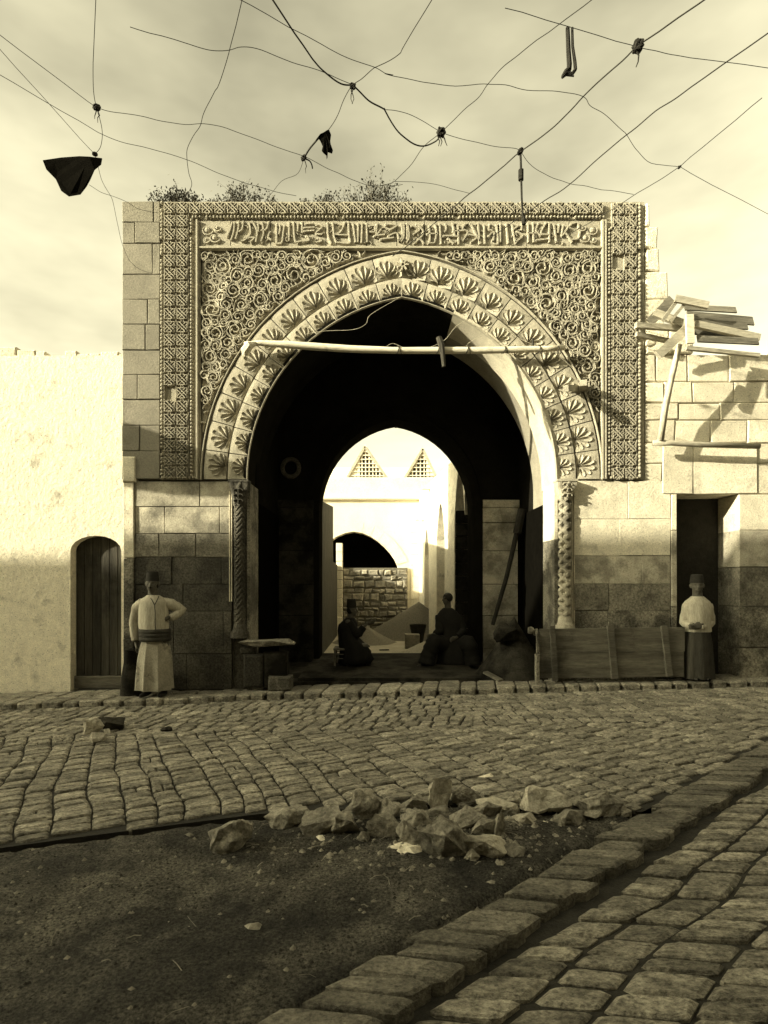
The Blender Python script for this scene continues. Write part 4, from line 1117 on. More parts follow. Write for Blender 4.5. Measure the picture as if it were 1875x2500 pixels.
bd = empty('board_fence', (X(1320), -.14, .18), 'low hoarding of wide dark planks with three uprights before the right wall', 'hoarding')
r6 = random.Random(61)
for (a, b, y0_, y1_) in ((1166, 1478, 1358, 1411), (1164, 1476, 1410.5, 1466)):
    mb = MB(); z0b, z1b = Z(y1_, -.12), Z(y0_, -.12)
    n = 10
    x0_, x1_ = X(a, -.12), X(b, -.12); sl = .012
    vs = []
    for i in range(n + 1):
        x_ = x0_ + (x1_ - x0_) * i / n
        for yy, zz_ in ((-.13, z0b + .005), (-.13, z1b - .004 + r6.uniform(-.004, .004)), (-.09, z1b - .004), (-.09, z0b + .005)):
            vs.append((x_, yy + .01 * sin(i), zz_ + sl * (x_ - x0_)))
    fs = [(0, 1, 2, 3), (n * 4 + 3, n * 4 + 2, n * 4 + 1, n * 4)]
    for i in range(n):
        for q_ in range(4): fs.append((i * 4 + q_, i * 4 + (q_ + 1) % 4, i * 4 + 4 + (q_ + 1) % 4, i * 4 + 4 + q_))
    mb.add(vs, fs); mb.build('plank', M['dwood'], bd)
for (a, b, c_, d_, w_) in ((1193, 1352, 1199, 1470, 11), (1318, 1350, 1328, 1466, 13), (1434, 1352, 1446, 1460, 12)):
    mb = MB(); mb.bar(P(c_, d_, -.16), P(a, b, -.16), w_ * U, .04, Vector((0, 1, 0))); mb.build('upright', M['dwood'], bd)
# end board and rubbish heap by the right jamb
mb = MB(); mb.box(X(1155, -.1), X(1163, -.1), -.18, -.1, .10, Z(1412, -.1), .01); mb.box(X(1157, -.1), X(1164, -.1), -.16, -.12, Z(1411, -.1), Z(1368, -.1), .006); tag(mb.build('timber_end', M['plow']), 'short upright timber at the left end of the plank hoarding', 'timber')
heap('rubbish_heap', (X(1112, .7), .75, .1), .62, .62, .95, M['inner2'], 'heap of dark plaster rubbish in the corner behind the right jamb', 'heap', 7)
def rock(c, sx, sy, sz, seed, m, name='rock', npts=16, sub=1, rough=.06):
    r = random.Random(seed); bm = bmesh.new()
    for _ in range(npts):
        v = Vector((r.gauss(0, 1), r.gauss(0, 1), r.gauss(0, 1))).normalized() * r.uniform(.82, 1)
        bm.verts.new((max(-.86, min(.86, v.x)) * sx, max(-.86, min(.86, v.y)) * sy, max(-.8, min(.9, v.z)) * sz))
    res = bmesh.ops.convex_hull(bm, input=bm.verts)
    junk = [e for e in res['geom_interior'] if isinstance(e, bmesh.types.BMVert)]
    if junk: bmesh.ops.delete(bm, geom=junk, context='VERTS')
    bmesh.ops.dissolve_limit(bm, angle_limit=RAD(9), verts=bm.verts, edges=bm.edges)
    bmesh.ops.triangulate(bm, faces=bm.faces)
    for _ in range(sub): bmesh.ops.subdivide_edges(bm, edges=bm.edges, cuts=1, use_grid_fill=True)
    mx = max(sx, sy, sz)
    for v in bm.verts:
        n = noise.noise(v.co / mx * 2.2 + Vector((seed, 0, 0))) * rough * mx + noise.noise(v.co / mx * 6 + Vector((seed, 3, 0))) * rough * .5 * mx
        v.co += v.co.normalized() * n + Vector((c[0], c[1], c[2]))
    me = bpy.data.meshes.new(name); bm.to_mesh(me); bm.free()
    return link(name, me, m)
o = rock((X(572), -.02, Z(1387)), .50, .30, .085, 12, M['soot_shade2'], 'seat_slab', 22, 3, .05); o.parent = bn; o.location = -bn.location
tag(rock(P(1092, 1368, .55), .26, .2, .2, 3, M['inner2']), 'dark boulder lying on top of the plaster rubbish heap', 'rock')
for i, (px, py) in enumerate(((1146, 1362), (1160, 1366))):
    tag(rock(P(px, py, -.1), .07, .06, .06, 20 + i, M['plow']), ['small lump of plaster behind the hoarding, nearer the heap', 'small lump of plaster on the end of the plank hoarding'][i], 'rubble')
mb = MB(); mb.tube([P(1064, 1350, 1.9), P(1095, 1245, 1.9), P(1127, 1105, 1.9)], [.035, .04, .045], 8, wob=.08); mb.tube([P(1117, 1152, 1.88), P(1128, 1100, 1.88)], .075, 8)
tag(mb.build('leaning_pole', M['bwood']), 'dark pole leaning against the inner wall at the right of the passage', 'pole')
mb = MB(); mb.bar(P(1048, 1452, .1), P(1082, 1470, -.1), .10, .03); tag(mb.build('loose_plank', M['dwood']), 'short plank lying on the ground at the foot of the right jamb', 'plank')

# pole across the arch with its ties
pl = empty('cross_pole', P(878, 748, -.12), 'peeled wooden pole slung across the arch from side to side', 'pole')
mb = MB(); pp = [(528, 744), (560, 741), (620, 744), (700, 750), (760, 754), (860, 757), (950, 757), (1050, 757), (1120, 755), (1180, 754), (1220, 751)]
mb.tube([P(a, b, -.13) for a, b in pp], [.035, .038, .050, .050, .05, .043, .045, .047, .045, .04, .035], 10, wob=.05); mb.build('pole', M['pole'], pl, True)
mb = MB(); mb.tube([P(531, 768, -.1), P(530, 758, -.13), P(540, 745, -.17), P(552, 742, -.15)], [.05, .07, .06, .03], 8, wob=.1); mb.build('pole_fork', M['pole'], pl)
rw = random.Random(71)
for px in (856, 942, 1005, 1085, 1160, 1200):
    mb = MB(); c = P(px, 756, -.13)
    mb.tube([c + Vector((.03 * sin(t * .8) + .004 * t, .055 * cos(t * 1.1), .055 * sin(t * 1.1))) for t in range(14)], .006, 4); mb.build('tie', M['wire'], pl)
mb = MB(); mb.tube([P(948, 728, -.2), P(952, 740, -.2), P(956, 760, -.2), P(959, 792, -.2)], [.04, .045, .035, .022], 7, wob=.25)
tag(mb.build('wooden_peg', M['dwoodz']), 'splintered wooden stake lashed to the cross pole right of centre', 'stake')
mb = MB(); mb.tube([P(1151, 731, -.08), P(1151, 748, -.08)], .016, 6); tag(mb.build('short_peg', M['dwoodz']), 'small upright peg on the right end of the cross pole', 'peg')
mb = MB(); mb.bar(Vector((X(1248), .05, Z(836))), P(1222, 839, -.42), .075, .085, Vector((0, 0, 1))); mb.bar(Vector((X(1262), .05, Z(838))), Vector((X(1250), -.18, Z(836))), .10, .085)
tag(mb.build('beam_stub', M['wood']), 'sawn beam stub sticking out of the carved wall at the right of the arch', 'beam')

# ------------------------------------------------------------ broken awning on the right
aw = empty('broken_awning', P(1460, 720, -.4), 'collapsed timber awning of broken boards high on the ruined wall', 'awning')
def board(a, b, ya, yb_, w_, th=.035, m='wood', name='board', up=Vector((0, 1, 0))):
    mb = MB(); mb.bar(P(a[0], a[1], ya), P(b[0], b[1], yb_), w_ * U, th, up); return mb.build(name, M[m], aw)
board((1373, 703), (1474, 710), -.45, -.35, 11, .06)
board((1374, 722), (1445, 737), -.40, -.25, 9, .05)
board((1421, 768), (1484, 709), -.62, -.5, 18, .05)
board((1403, 697), (1452, 646), -.3, -.4, 19, .03, 'dwood')
board((1412, 675), (1482, 702), -.35, -.4, 15, .05)
board((1432, 692), (1462, 650), -.5, -.4, 7, .03)
board((1448, 694), (1480, 655), -.48, -.4, 6, .03)
board((1458, 645), (1530, 660), -.45, -.5, 14, .04)
board((1489, 680), (1491, 742), -.6, -.6, 15, .04, 'pole')
board((1500, 700), (1640, 730), -.55, -.55, 13, .06)
for k in range(5):
    board((1478 + k * 7, 664 + k * 17), (1590 + (k * 37) % 50, 670 + k * 15 + (k * 23) % 14), -.05 - k * .13, -.02 - k * .15, 16 + (k * 7) % 9, .02, 'dwood', up=Vector((0, .9, -.4)))
board((1482, 752), (1640, 768), -.7, -.7, 7, .05)
tag(rock(P(1406, 738, -.1), .12, .1, .08, 31, M['plaster']), 'loose stone wedged under the ends of the awning boards', 'rock')
pst = MB(); pst.tube([P(1427, 952, -.20), P(1437, 880, -.26), P(1452, 810, -.36), P(1468, 744, -.45)], [.045, .043, .04, .038], 8, wob=.1)
tag(pst.build('awning_prop', M['woodz'], None, True), 'leaning rounded prop holding up the broken awning', 'prop')
bm_ = MB(); bm_.tube([P(1411, 957, -.18), P(1450, 957, -.18), P(1500, 960, -.18), P(1640, 964, -.18)], .042, 8, wob=.06)
tag(bm_.build('wall_beam', M['wood'], None, True), 'horizontal round beam above the dark doorway at the right', 'beam')

# unseen mat added far left, shaped along the sun rays to shadow the gateway
ma = empty('shadow_mat', (-7.6, -2.0, 5.4), 'unseen mat on a post, added to cast the slanting shadow left on the gateway', 'mat')
TT = 5.8
def SH(x_, z_): p = Vector((x_, 0, z_)) + S * TT; return p
mq = [(-3.80, 3.93), (-3.2, 3.74), (-2.5, 3.46), (-2.05, 3.30), (-1.85, 3.0), (-2.3, 2.84), (-3.0, 2.86), (-3.80, 2.98)]
mb = MB(); f_ = [SH(*p) for p in mq]; k_ = [p + Vector((0, .02, 0)) for p in f_]; n = len(mq)
mb.add(f_ + k_, [tuple(range(n)), tuple(range(2 * n - 1, n - 1, -1))] + [(i, (i + 1) % n, n + (i + 1) % n, n + i) for i in range(n)]); mb.build('mat', M['rag'], ma)
mb = MB(); q0 = SH(-3.80, 3.95); mb.tube([(q0.x - .05, q0.y, -.4), (q0.x - .05, q0.y, q0.z + .3)], .05, 8); mb.build('shadow_mat_post', M['woodz'], ma)

# rough guard stone at the gateway's left corner
gs = MB()
def gfn(u, v):
    a = 2 * pi * u; r_ = .20 * (1 - .45 * v) * (1 + .12 * noise.noise(Vector((cos(a), sin(a), v * 2))))
    return (X(283, -.1) + r_ * .75 * cos(a), -.10 + r_ * .8 * sin(a), G(-3.5) + .02 + .68 * v)
gs.grid(gfn, 14, 8, True); gs.grid(lambda u, v: (X(283, -.1) + .083 * v * cos(2 * pi * u), -.1 + .088 * v * sin(2 * pi * u), G(-3.5) + .70 + .03 * (1 - v)), 14, 2, True)
tag(gs.build('guard_stone', M['inner2'], None, True), 'rough dark guard stone at the left corner of the gateway, behind the standing man', 'guard stone')

# ------------------------------------------------------------ wires of the street trellis: a sagging net about 6 m up
ZN = 6.0
def NP(px, py, dz=0.0):
    d = F * (ZN - CZ + dz) / (VY - py)
    return Vector(((px - VX) * d / F, d + CY, ZN + dz))
def c1(l): return [(159.3 + a * .416, 70.8 + b * .416) for a, b in l]
def c2(l): return [(814.0 + a * .4267, 70.8 + b * .4267) for a, b in l]
def ext(l, k0=0, k1=0):
    l = list(l)
    if k0: d = Vector(l[0]) - Vector(l[1]); d.normalize(); l.insert(0, tuple(Vector(l[0]) + d * k0))
    if k1: d = Vector(l[-1]) - Vector(l[-2]); d.normalize(); l.append(tuple(Vector(l[-1]) + d * k1))
    return l
wires = [
 (ext([(203,92),(201,140),(202,195),(208,232),(217,262),(221,290),(217,318),(205,333)], 350), .0035, 'thin wire looping down the left of the sky to a knot'),
 ([(205,333),(215,372),(222,395),(240,425),(247,450),(262,520),(278,560),(300,580),(330,590)], .003, 'thin wire dropping from the torn cloth across the plain stone strip'),
 (ext([(500,92),(493,120),(472,185),(463,200),(440,245),(433,270),(420,290),(405,320),(404,345),(408,375),(414,400),(398,428)], 250), .0038, 'wavy wire falling to the frame\'s top left corner'),
 (ext([(172,205),(208,232),(240,243),(290,247),(350,262),(400,269),(440,267),(480,275),(530,292),(580,312),(620,325),(660,338),(700,360),(740,378),(790,398),(830,402),(870,398)], 260), .0032, 'long wire crossing the left sky through two knots'),
 (ext([(172,262),(220,290),(260,305),(340,325),(404,345),(440,360),(500,385),(560,405),(640,424)], 260), .0032, 'second long wire, below the first, crossing the left sky'),
 (ext([(172,298),(190,318),(205,333)], 330), .003, 'short wire running into the knot above the torn cloth'),
 (c1([(80,790),(140,825),(205,850),(280,880),(340,915),(440,935)]), .0028, 'slack wire just above the top left corner of the gateway'),
 (ext([(396,92),(430,102),(459,108),(494,110),(521,103),(554,106),(617,129),(679,150),(733,171),(762,184)], 120), .0032, 'thin wire along the upper left sky to the central knot'),
 (ext([(654,96),(679,133),(700,156),(737,181),(762,185)], 200), .0065, 'thick cord coming down to the central knot'),
 ([(762,185),(796,216),(829,235),(831,237),(857,280),(882,303),(914,316),(942,305),(953,287)], .007, 'thick drooping cord between the two central knots'),
 (ext([(878,90),(861,118),(814,145),(808,148),(783,169),(762,185),(742,216),(729,250),(708,283)], 200), .004, 'wire from the top through the central knot to the black rag'),
 ([(708,283),(690,297),(672,318),(656,341)], .009, 'short thick cord between the rag and the lower knot'),
 ([(656,341),(644,374),(608,391),(588,416),(572,436)], .003, 'kinked wire from the lower knot down to the frieze'),
 ([(656,341),(668,346),(673,354),(675,364)], .007, 'short frayed cord end hanging right of the lower knot'),
 (ext(c1([(1280,55),(1400,120),(1500,160),(1570,185),(1620,210),(1659,215)]) + c2([(40,205),(150,230),(300,262),(460,265),(560,262),(650,265),(760,290),(920,295),(1045,325),(1080,370),(1150,410),(1240,490),(1265,515),(1320,600),(1390,660),(1530,678),(1590,710)]), 200, 320), .0032, 'long thin wire sweeping from the top across to the right edge'),
 (ext(c2([(810,42),(720,110),(630,180),(560,265),(520,320),(440,390),(330,500),(240,575),(180,660),(90,750),(20,775)]), 200), .004, 'diagonal wire crossing the middle of the sky to the weeds'),
 (c2([(40,388),(100,395),(200,430),(320,500),(480,550),(600,575),(690,583),(725,600),(770,660),(870,725),(980,765),(1100,785),(1300,820)]), .0032, 'thin wire linking the knots in the right half of the sky'),
 (ext(c2([(1360,40),(1310,75),(1200,180),(1120,250),(1045,325),(940,435),(840,520),(725,605),(600,710),(470,815),(330,930),(180,1060),(80,1130)]), 220), .006, 'taut diagonal wire ending on the arch, leftmost of three'),
 (ext(c2([(1590,275),(1490,345),(1390,415),(1265,515),(1120,640),(975,768),(850,850),(700,950),(560,1050)]), 230), .0055, 'taut diagonal wire ending on the inscription, middle of three'),
 (ext(c2([(1590,630),(1530,680),(1420,750),(1300,825),(1150,920),(1000,1005),(900,1060)]), 200), .0045, 'taut diagonal wire ending on the right scrollwork, rightmost of three'),
 (ext(c2([(1210,40),(1310,70),(1400,90),(1480,110),(1590,125)]), 250, 300), .0032, 'thin wire across the top right corner'),
 (c2([(90,750),(200,760),(300,770),(380,790),(470,815)]), .0028, 'faint slack wire over the middle of the gateway top'),
]
for pts, r_, lab in wires:
    mb = MB(); pl_ = [NP(a, b) for a, b in smooth_line([(p[0], p[1]) for p in pts], 5)]
    pl_ = [p + Vector((0, 0, .012 * noise.noise(Vector((p.x * 5, p.y * 5, 0))))) for p in pl_ if p.y < .0 or True]
    pl_ = [Vector((p.x, min(p.y, -.02), p.z)) for p in pl_]
    mb.tube(pl_, r_ * (.85 if r_ < .005 else 1), 5); o = mb.build('wire' if r_ < .0062 else 'cord', M['wire'] if r_ < .0062 else M['rope']); tag(o, lab, 'wire' if r_ < .0062 else 'cord', 'wires over the street')
def knotlump(px, py, r_, lab, seed, tails=2):
    c = NP(px, py); mb = MB(); rr_ = random.Random(seed)
    for k in range(5):
        a = Vector((rr_.uniform(-1, 1), rr_.uniform(-1, 1), rr_.uniform(-1, 1))).normalized()
        mb.tube([c + (a * cos(t) + a.orthogonal() * sin(t)) * r_ for t in [x * .7 for x in range(10)]], r_ * .35, 5)
    for k in range(tails):
        q = c.copy(); l = [q.copy()]
        for j in range(4): q += Vector((rr_.uniform(-.02, .02), 0, -rr_.uniform(.02, .05))); l.append(q.copy())
        mb.tube(l, r_ * .3, 5, r1=r_ * .1)
    tag(mb.build('wire_knot', M['rope']), lab, 'knot', 'knots in the wires')
knotlump(209, 232, .024, 'tangled wire knot near the left edge of the sky', 1)
knotlump(205, 333, .018, 'small knot just above the torn black cloth', 2, 0)
knotlump(762, 186, .022, 'knot where cord and wires meet above the centre', 3)
knotlump(656, 341, .022, 'knot at the lower end of the cord with the rag', 4, 1)
knotlump(953, 286, .032, 'bulky knot with loose tails at the end of the drooping cord', 5, 3)
knotlump(1124, 327, .026, 'knot from which the long strap hangs', 6, 0)
knotlump(1378, 100, .036, 'knot in the top right corner of the sky', 7, 1)
knotlump(1468, 361, .014, 'small knot near the right edge of the sky', 8, 0)
def hang(px, py, dx, dy):          # a point hanging below a point of the net
    c = NP(px, py); s = (c.y - CY) / F
    return c + Vector((dx * s, 0, -dy * s))
mb = MB(); mb.tube([hang(1124, 327, a, b) for a, b in ((0, 0), (1, 20), (1.5, 42), (3, 100), (5, 135), (8, 156))], [.012, .011, .012, .010, .011, .012], 6); mb.tube([hang(1124, 327, a, b) for a, b in ((1.5, 40), (1.5, 62))], .028, 7); mb.tube([hang(1124, 327, a, b) for a, b in ((7, 142), (8, 158))], .022, 6)
tag(mb.build('hanging_strap', M['rope']), 'long black strap hanging straight down in front of the frieze', 'strap')
mb = MB(); ox, oy = 1232, 60
mb.tube([hang(ox, oy, a - ox, b - oy) for a, b in ((1226, 60), (1228, 110), (1230, 140), (1229, 150), (1222, 156), (1215, 165))], [.016, .018, .020, .022, .020, .012], 6)
mb.tube([hang(ox, oy, a - ox, b - oy) for a, b in ((1236, 60), (1237, 100), (1242, 135), (1243, 150), (1236, 160), (1226, 157))], [.010, .011, .013, .014, .016, .012], 6)
mb.tube([hang(ox, oy, a - ox, b - oy) for a, b in ((1214, 168), (1224, 158), (1240, 165))], [.01, .02, .005], 5)
tag(mb.build('cord_loop', M['rope']), 'frayed black cord loop hanging at the top of the sky, right of centre', 'cord')
def cloth(px0, py0, poly, lab, name, th=.01):
    mb = MB(); n = len(poly)
    f_ = [hang(px0, py0, a - px0, b - py0) + Vector((0, .02 * sin(i * 1.7), 0)) for i, (a, b) in enumerate(poly)]; k_ = [p + Vector((0, th, 0)) for p in f_]
    mb.add(f_ + k_, [tuple(range(n)), tuple(range(2 * n - 1, n - 1, -1))] + [(i, (i + 1) % n, n + (i + 1) % n, n + i) for i in range(n)])
    tag(mb.build(name, M['rag']), lab, 'rag')
cloth(708, 283, c1([(1325,500),(1335,520),(1332,560),(1335,585),(1345,605),(1340,618),(1320,622),(1318,648),(1312,648),(1311,632),(1296,628),(1288,612),(1292,580),(1280,560),(1270,552),(1258,556),(1256,548),(1280,530),(1305,520)]), 'small ragged black rag hanging from the net over the left of the gateway', 'hanging_rag')
cloth(205, 333, [(92,346),(130,337),(172,338),(195,341),(219,340),(216,352),(205,368),(195,390),(184,400),(172,418),(150,426),(132,412),(118,384),(100,366)], 'torn black cloth hanging at the left edge of the street net', 'torn_cloth')
# loose thin wires inside the arch
for pts, lab in (([(868,640),(850,650),(800,680),(790,700),(762,712),(700,715),(660,722)], 'bent wire drooping from the arch crown to the pole'), ([(1010,690),(985,705),(960,735),(925,752),(905,762),(880,755),(850,742),(835,748)], 'curling wire above the middle of the cross pole'), ([(1085,700),(1050,722),(1020,735),(1005,750)], 'short curled wire right of the wooden stake'), ([(925,650),(930,640),(1000,600),(1060,560),(1120,520)], 'wire running up from the arch over the shell stones'), ([(1080,706),(1130,735),(1190,760),(1240,800),(1255,860)], 'wire trailing down from the pole end over the scrollwork')):
    mb = MB(); mb.tube([P(a, b, -.06) for a, b in smooth_line(pts, 5)], .003, 5); tag(mb.build('loose_wire', M['woodz']), lab, 'wire')

# ------------------------------------------------------------ weeds on the wall top
def weeds(px0, px1, hmax, n, lab, seed, y0=.06):
    r = random.Random(seed); e = empty('wall_weeds', (X((px0 + px1) / 2), y0 + .1, ZTOP), lab, 'plant', 'weeds on the wall top')
    st = MB(); lf = MB()
    for k in range(n):
        t = r.gauss(.5, .26); t = max(0, min(1, t)); x_ = X(px0 + (px1 - px0) * t); env = hmax * (1 - .55 * abs(2 * t - 1)) * r.uniform(.45, 1.05) * U
        p = Vector((x_, y0 + r.uniform(0, .35), ZTOP - .03)); d = Vector((r.uniform(-.5, .5) + (t - .5) * .6, r.uniform(-.3, .3), 1)).normalized(); l = [p.copy()]
        for j in range(5): p = p + d * env / 5; d = (d + Vector((r.uniform(-.3, .3), r.uniform(-.2, .2), 0))).normalized(); l.append(p.copy())
        st.tube(l, .0035, 4, r1=.0018)
        for j in range(1, 6):
            for _ in range(r.randint(3, 6)):
                c = l[j] + Vector((r.gauss(0, .035), r.gauss(0, .035), r.gauss(0, .03))); s_2 = r.uniform(.012, .024)
                a = Vector((r.uniform(-1, 1), r.uniform(-1, 1), r.uniform(-1, 1))).normalized() * s_2; b = a.orthogonal().normalized() * s_2 * .6
                lf.add([c - a, c + b, c + a, c - b], [(0, 1, 2, 3)])
                if r.random() < .4: st.tube([l[j], c], .0014, 3)
    st.build('stems', M['weed'], e); lf.build('leaves', M['weed'], e)
weeds(312, 432, 50, 75, 'dense bushy dry weed at the left corner of the wall top', 1)
weeds(448, 585, 60, 75, 'spreading dry weed with a tall middle, second clump from the left', 2)
weeds(655, 735, 30, 26, 'low sparse dry weed between the two bigger clumps', 3)
weeds(725, 875, 74, 90, 'tallest dry weed clump standing above the arch crown', 4)

# ------------------------------------------------------------ broken stone in the street
def a3(x0, y0, x1, y1): return (548.6 + x0 / 3.75, 1645.7 + y0 / 3.75, 548.6 + x1 / 3.75, 1645.7 + y1 / 3.75)
def a4(x0, y0, x1, y1): return (902.5 + x0 / 3.472, 1645.7 + y0 / 3.472, 902.5 + x1 / 3.472, 1645.7 + y1 / 3.472)
RK = [
 (a3(90,410,430,560), 'flat slab of rock at the left end of the stone pile', 0, 101),
 (a3(400,400,720,640), 'wide dark mound of rock left in the pile', 0, 102),
 (a3(640,430,830,650), 'slanting slab leaning left beside the large pointed rock', 0, 103),
 (a3(770,250,1000,540), 'large pointed rock with pale streaks, left of the middle', 0, 104),
 (a3(1000,330,1200,540), 'blocky grey rock just right of the large pointed one', 0, 105),
 (a3(1190,300,1420,460), 'low angular rock behind the middle of the pile', 0, 106),
 (a3(1420,170,1640,430), 'tall pale pointed rock standing highest in the pile', 1, 107),
 (a3(930,470,1190,710), 'dark square rock with a pale top edge at the front left', 0, 108),
 (a3(1170,500,1370,700), 'rounded brown rock at the front between two darker ones', 0, 109),
 (a3(1200,430,1430,590), 'ridge backed rock in the middle of the pile', 0, 110),
 (a3(1410,400,1620,520), 'low dark rock below the tall pale pointed one', 0, 111),
 (a4(15,500,365,775), 'biggest angular rock at the very front of the pile', 0, 113),
 (a4(285,215,480,370), 'dark square rock right of the tall pointed one', 0, 114),
 (a4(470,290,740,420), 'pale slanting slab behind the small dark rock', 1, 115),
 (a4(660,235,825,380), 'rough rock left of the large pale topped block', 0, 116),
 (a4(785,245,1120,450), 'large block with a pale flat top at the right of the pile', 1, 117),
 (a4(415,335,625,480), 'small dark faceted rock in front of the slanting slab', 0, 118),
 (a4(265,385,505,570), 'sharp ridged rock in the middle right of the pile', 0, 119),
 (a4(430,465,645,600), 'round lumpy rock behind the pale capped front rock', 0, 120),
 (a4(375,535,690,745), 'front rock with a pale rounded cap', 1, 121),
 (a4(715,370,905,510), 'pale chunky rock in front of the large topped block', 1, 122),
 (a4(1015,370,1255,495), 'smooth low rock right of the large topped block', 0, 123),
 (a4(1245,375,1405,450), 'small oval rock lying against the kerb end of the pile', 0, 124),
 (a4(1265,265,1540,425), 'broad flat rock beside the kerb at the right end', 0, 125),
 (a4(1005,215,1175,330), 'upright jagged rock behind the right end of the pile', 0, 126),
 (a4(550,415,660,610), 'thin upright sliver of rock in the pile', 0, 127),
 (a4(335,555,435,650), None, 0, 128), (a4(350,665,455,755), None, 1, 129), (a4(655,635,805,725), None, 0, 130),
 (a4(1165,295,1305,375), None, 0, 131), (a4(640,370,740,440), None, 0, 133), (a3(840,590,945,680), None, 0, 134), (a4(640,430,730,500), None, 0, 135),
 ((452, 1768, 532, 1850), 'round lone boulder on the bare earth left of the pile', 0, 140),
 ((213, 1544, 262, 1582), 'dark squared stone lying on the setts near the left edge', 2, 141),
 ((178, 1556, 214, 1592), 'flat pale stone leaning beside the dark squared one at the left', 1, 142),
 ((184, 1586, 222, 1606), None, 1, 143), ((222, 1576, 236, 1588), None, 1, 144), ((346, 1572, 372, 1582), None, 2, 145),
]
for (x0, y0, x1, y1), lab, kind, seed in RK:
    xc = (x0 + x1) / 2; p = GP(xc, y1 - (y1 - y0) * .10, -.04 if y1 > 1650 else 0.0)
    s = (p.y - CY) / F; w_ = (x1 - x0) * s; h_ = (y1 - y0) * s * .90
    o = rock((p.x, p.y + w_ * .30, p.z + h_ * .40), w_ * .72, w_ * .58, max(h_ * .80, .03), seed, (M['rock'], M['rockp'], M['inner2'])[kind], 'rock', 13, 3, .13)
    if lab: tag(o, lab, 'rock', 'rocks lying in the street')
    else: tag(o, 'small broken lump of rock among the larger street rocks', 'rock', 'small rock lumps in the street')
r8 = random.Random(81)
def chips(name, reg, n, smin, smax, m, dz, label=None):
    mb = MB()
    for _ in range(n):
        x_, y_ = reg(r8)
        if x_ is None: continue
        s = r8.uniform(smin, smax); z_ = gz(x_, y_) + dz if dz is not None else G(x_) + .006
        k = r8.randint(4, 6); a0 = r8.uniform(0, 6)
        lo = [(x_ + s * cos(a0 + 2 * pi * i / k) * r8.uniform(.7, 1), y_ + s * .8 * sin(a0 + 2 * pi * i / k) * r8.uniform(.7, 1), z_ - .004) for i in range(k)]
        mb.add(lo + [(x_, y_, z_ + s * r8.uniform(.3, .8))], [(i, (i + 1) % k, k) for i in range(k)])
    o = mb.build(name, m); o['kind'] = 'stuff'; o['label'] = label or name
    return o
def reg_dirt(r):
    x_, y_ = r.uniform(-3.2, 2.0), r.uniform(-6.4, -4.25)
    if y_ > edge_y(min(x_, 1.7)) - .05 or kerb_side(x_, y_) > -.05: return None, None
    return x_, y_
def reg_pile(r):
    x_, y_ = r.gauss(.35, .75), r.gauss(-4.55, .28)
    if y_ > edge_y(min(x_, 1.7)) - .02 or kerb_side(x_, y_) > -.05 or x_ < -3: return None, None
    return x_, y_
def reg_left(r): return r.gauss(-3.2, .35), r.gauss(-2.1, .3)
chips('earth_crumbs', reg_dirt, 3000, .003, .016, M['joint'], 0)
chips('stone_chips', reg_dirt, 330, .005, .026, M['chip'], 0)
chips('pile_chips', reg_pile, 650, .006, .035, M['rock'], 0)
chips('road_chips', reg_left, 60, .006, .025, M['rockp'], None)
chips('street_grit', lambda r: (r.uniform(-4, 4), r.uniform(-4.2, -.5)), 160, .003, .009, M['chip'], None)
def scrap(poly, lab, dz=.012, seed=1, m='paper', thick=.0):
    r = random.Random(seed); mb = MB(); c = GP(sum(p[0] for p in poly) / len(poly), sum(p[1] for p in poly) / len(poly), -.05)
    pts = [GP(a, b, -.05) + Vector((0, 0, dz + r.uniform(-.004, .012))) for a, b in poly]; c.z += dz + .02; n = len(pts)
    md = [c.lerp(p, .55) + Vector((0, 0, r.uniform(-.004, .02))) for p in pts]
    mb.add(pts + md + [c], [(i, (i + 1) % n, n + (i + 1) % n, n + i) for i in range(n)] + [(n + i, n + (i + 1) % n, 2 * n) for i in range(n)])
    tag(mb.build('paper_scrap', M[m]), lab, 'scrap')
def q3(l): return [(548.6 + a / 3.75, 1645.7 + b / 3.75) for a, b in l]
def q4(l): return [(902.5 + a / 3.472, 1645.7 + b / 3.472) for a, b in l]
scrap(q3([(1050,725),(1130,705),(1195,680),(1260,690),(1370,710),(1360,760),(1300,780),(1240,770),(1200,785),(1140,770),(1165,745),(1090,742)]), 'crumpled white paper lying before the front rocks', .02, 1)
scrap(q3([(500,635),(560,630),(600,650),(580,668),(530,660)]), 'small pale scrap left of the pile on the earth', .01, 2)
scrap(q4([(450,178),(500,168),(570,172),(560,185),(500,188)]), 'thin white sliver of paper on the setts behind the pile', .07, 3)
scrap(q4([(880,495),(940,470),(1000,490),(980,512),(920,505)]), 'torn pale paper on the earth right of the pile', .01, 4)
scrap(q4([(575,775),(620,760),(660,780),(640,805),(600,800)]), 'dull leaf like scrap on the earth below the pale capped rock', .01, 5, 'chip')
scrap([(393,1812),(408,1808),(424,1811),(410,1817)], 'pale sliver on the dark earth at the left', .01, 6, 'chip')
scrap([(527,2005),(545,2000),(566,2004),(560,2014),(536,2014)], 'flat pale stone flake low on the bare earth', .01, 7, 'chip')

tw = MB(); r9 = random.Random(95)
for _ in range(150):
    x_, y_ = reg_dirt(r9) if r9.random() < .6 else reg_pile(r9)
    if x_ is None: continue
    z_ = gz(x_, y_) + .006; an = r9.uniform(0, pi); l_ = r9.uniform(.015, .06)
    tw.tube([(x_ - l_ * cos(an), y_ - l_ * sin(an), z_), (x_ + .01 * r9.uniform(-1, 1), y_, z_ + .008), (x_ + l_ * cos(an), y_ + l_ * sin(an), z_)], r9.uniform(.0012, .0028), 3)
o = tw.build('straw_litter', M['chip']); o['kind'] = 'stuff'; o['label'] = 'bits of straw and twigs on the bare earth'
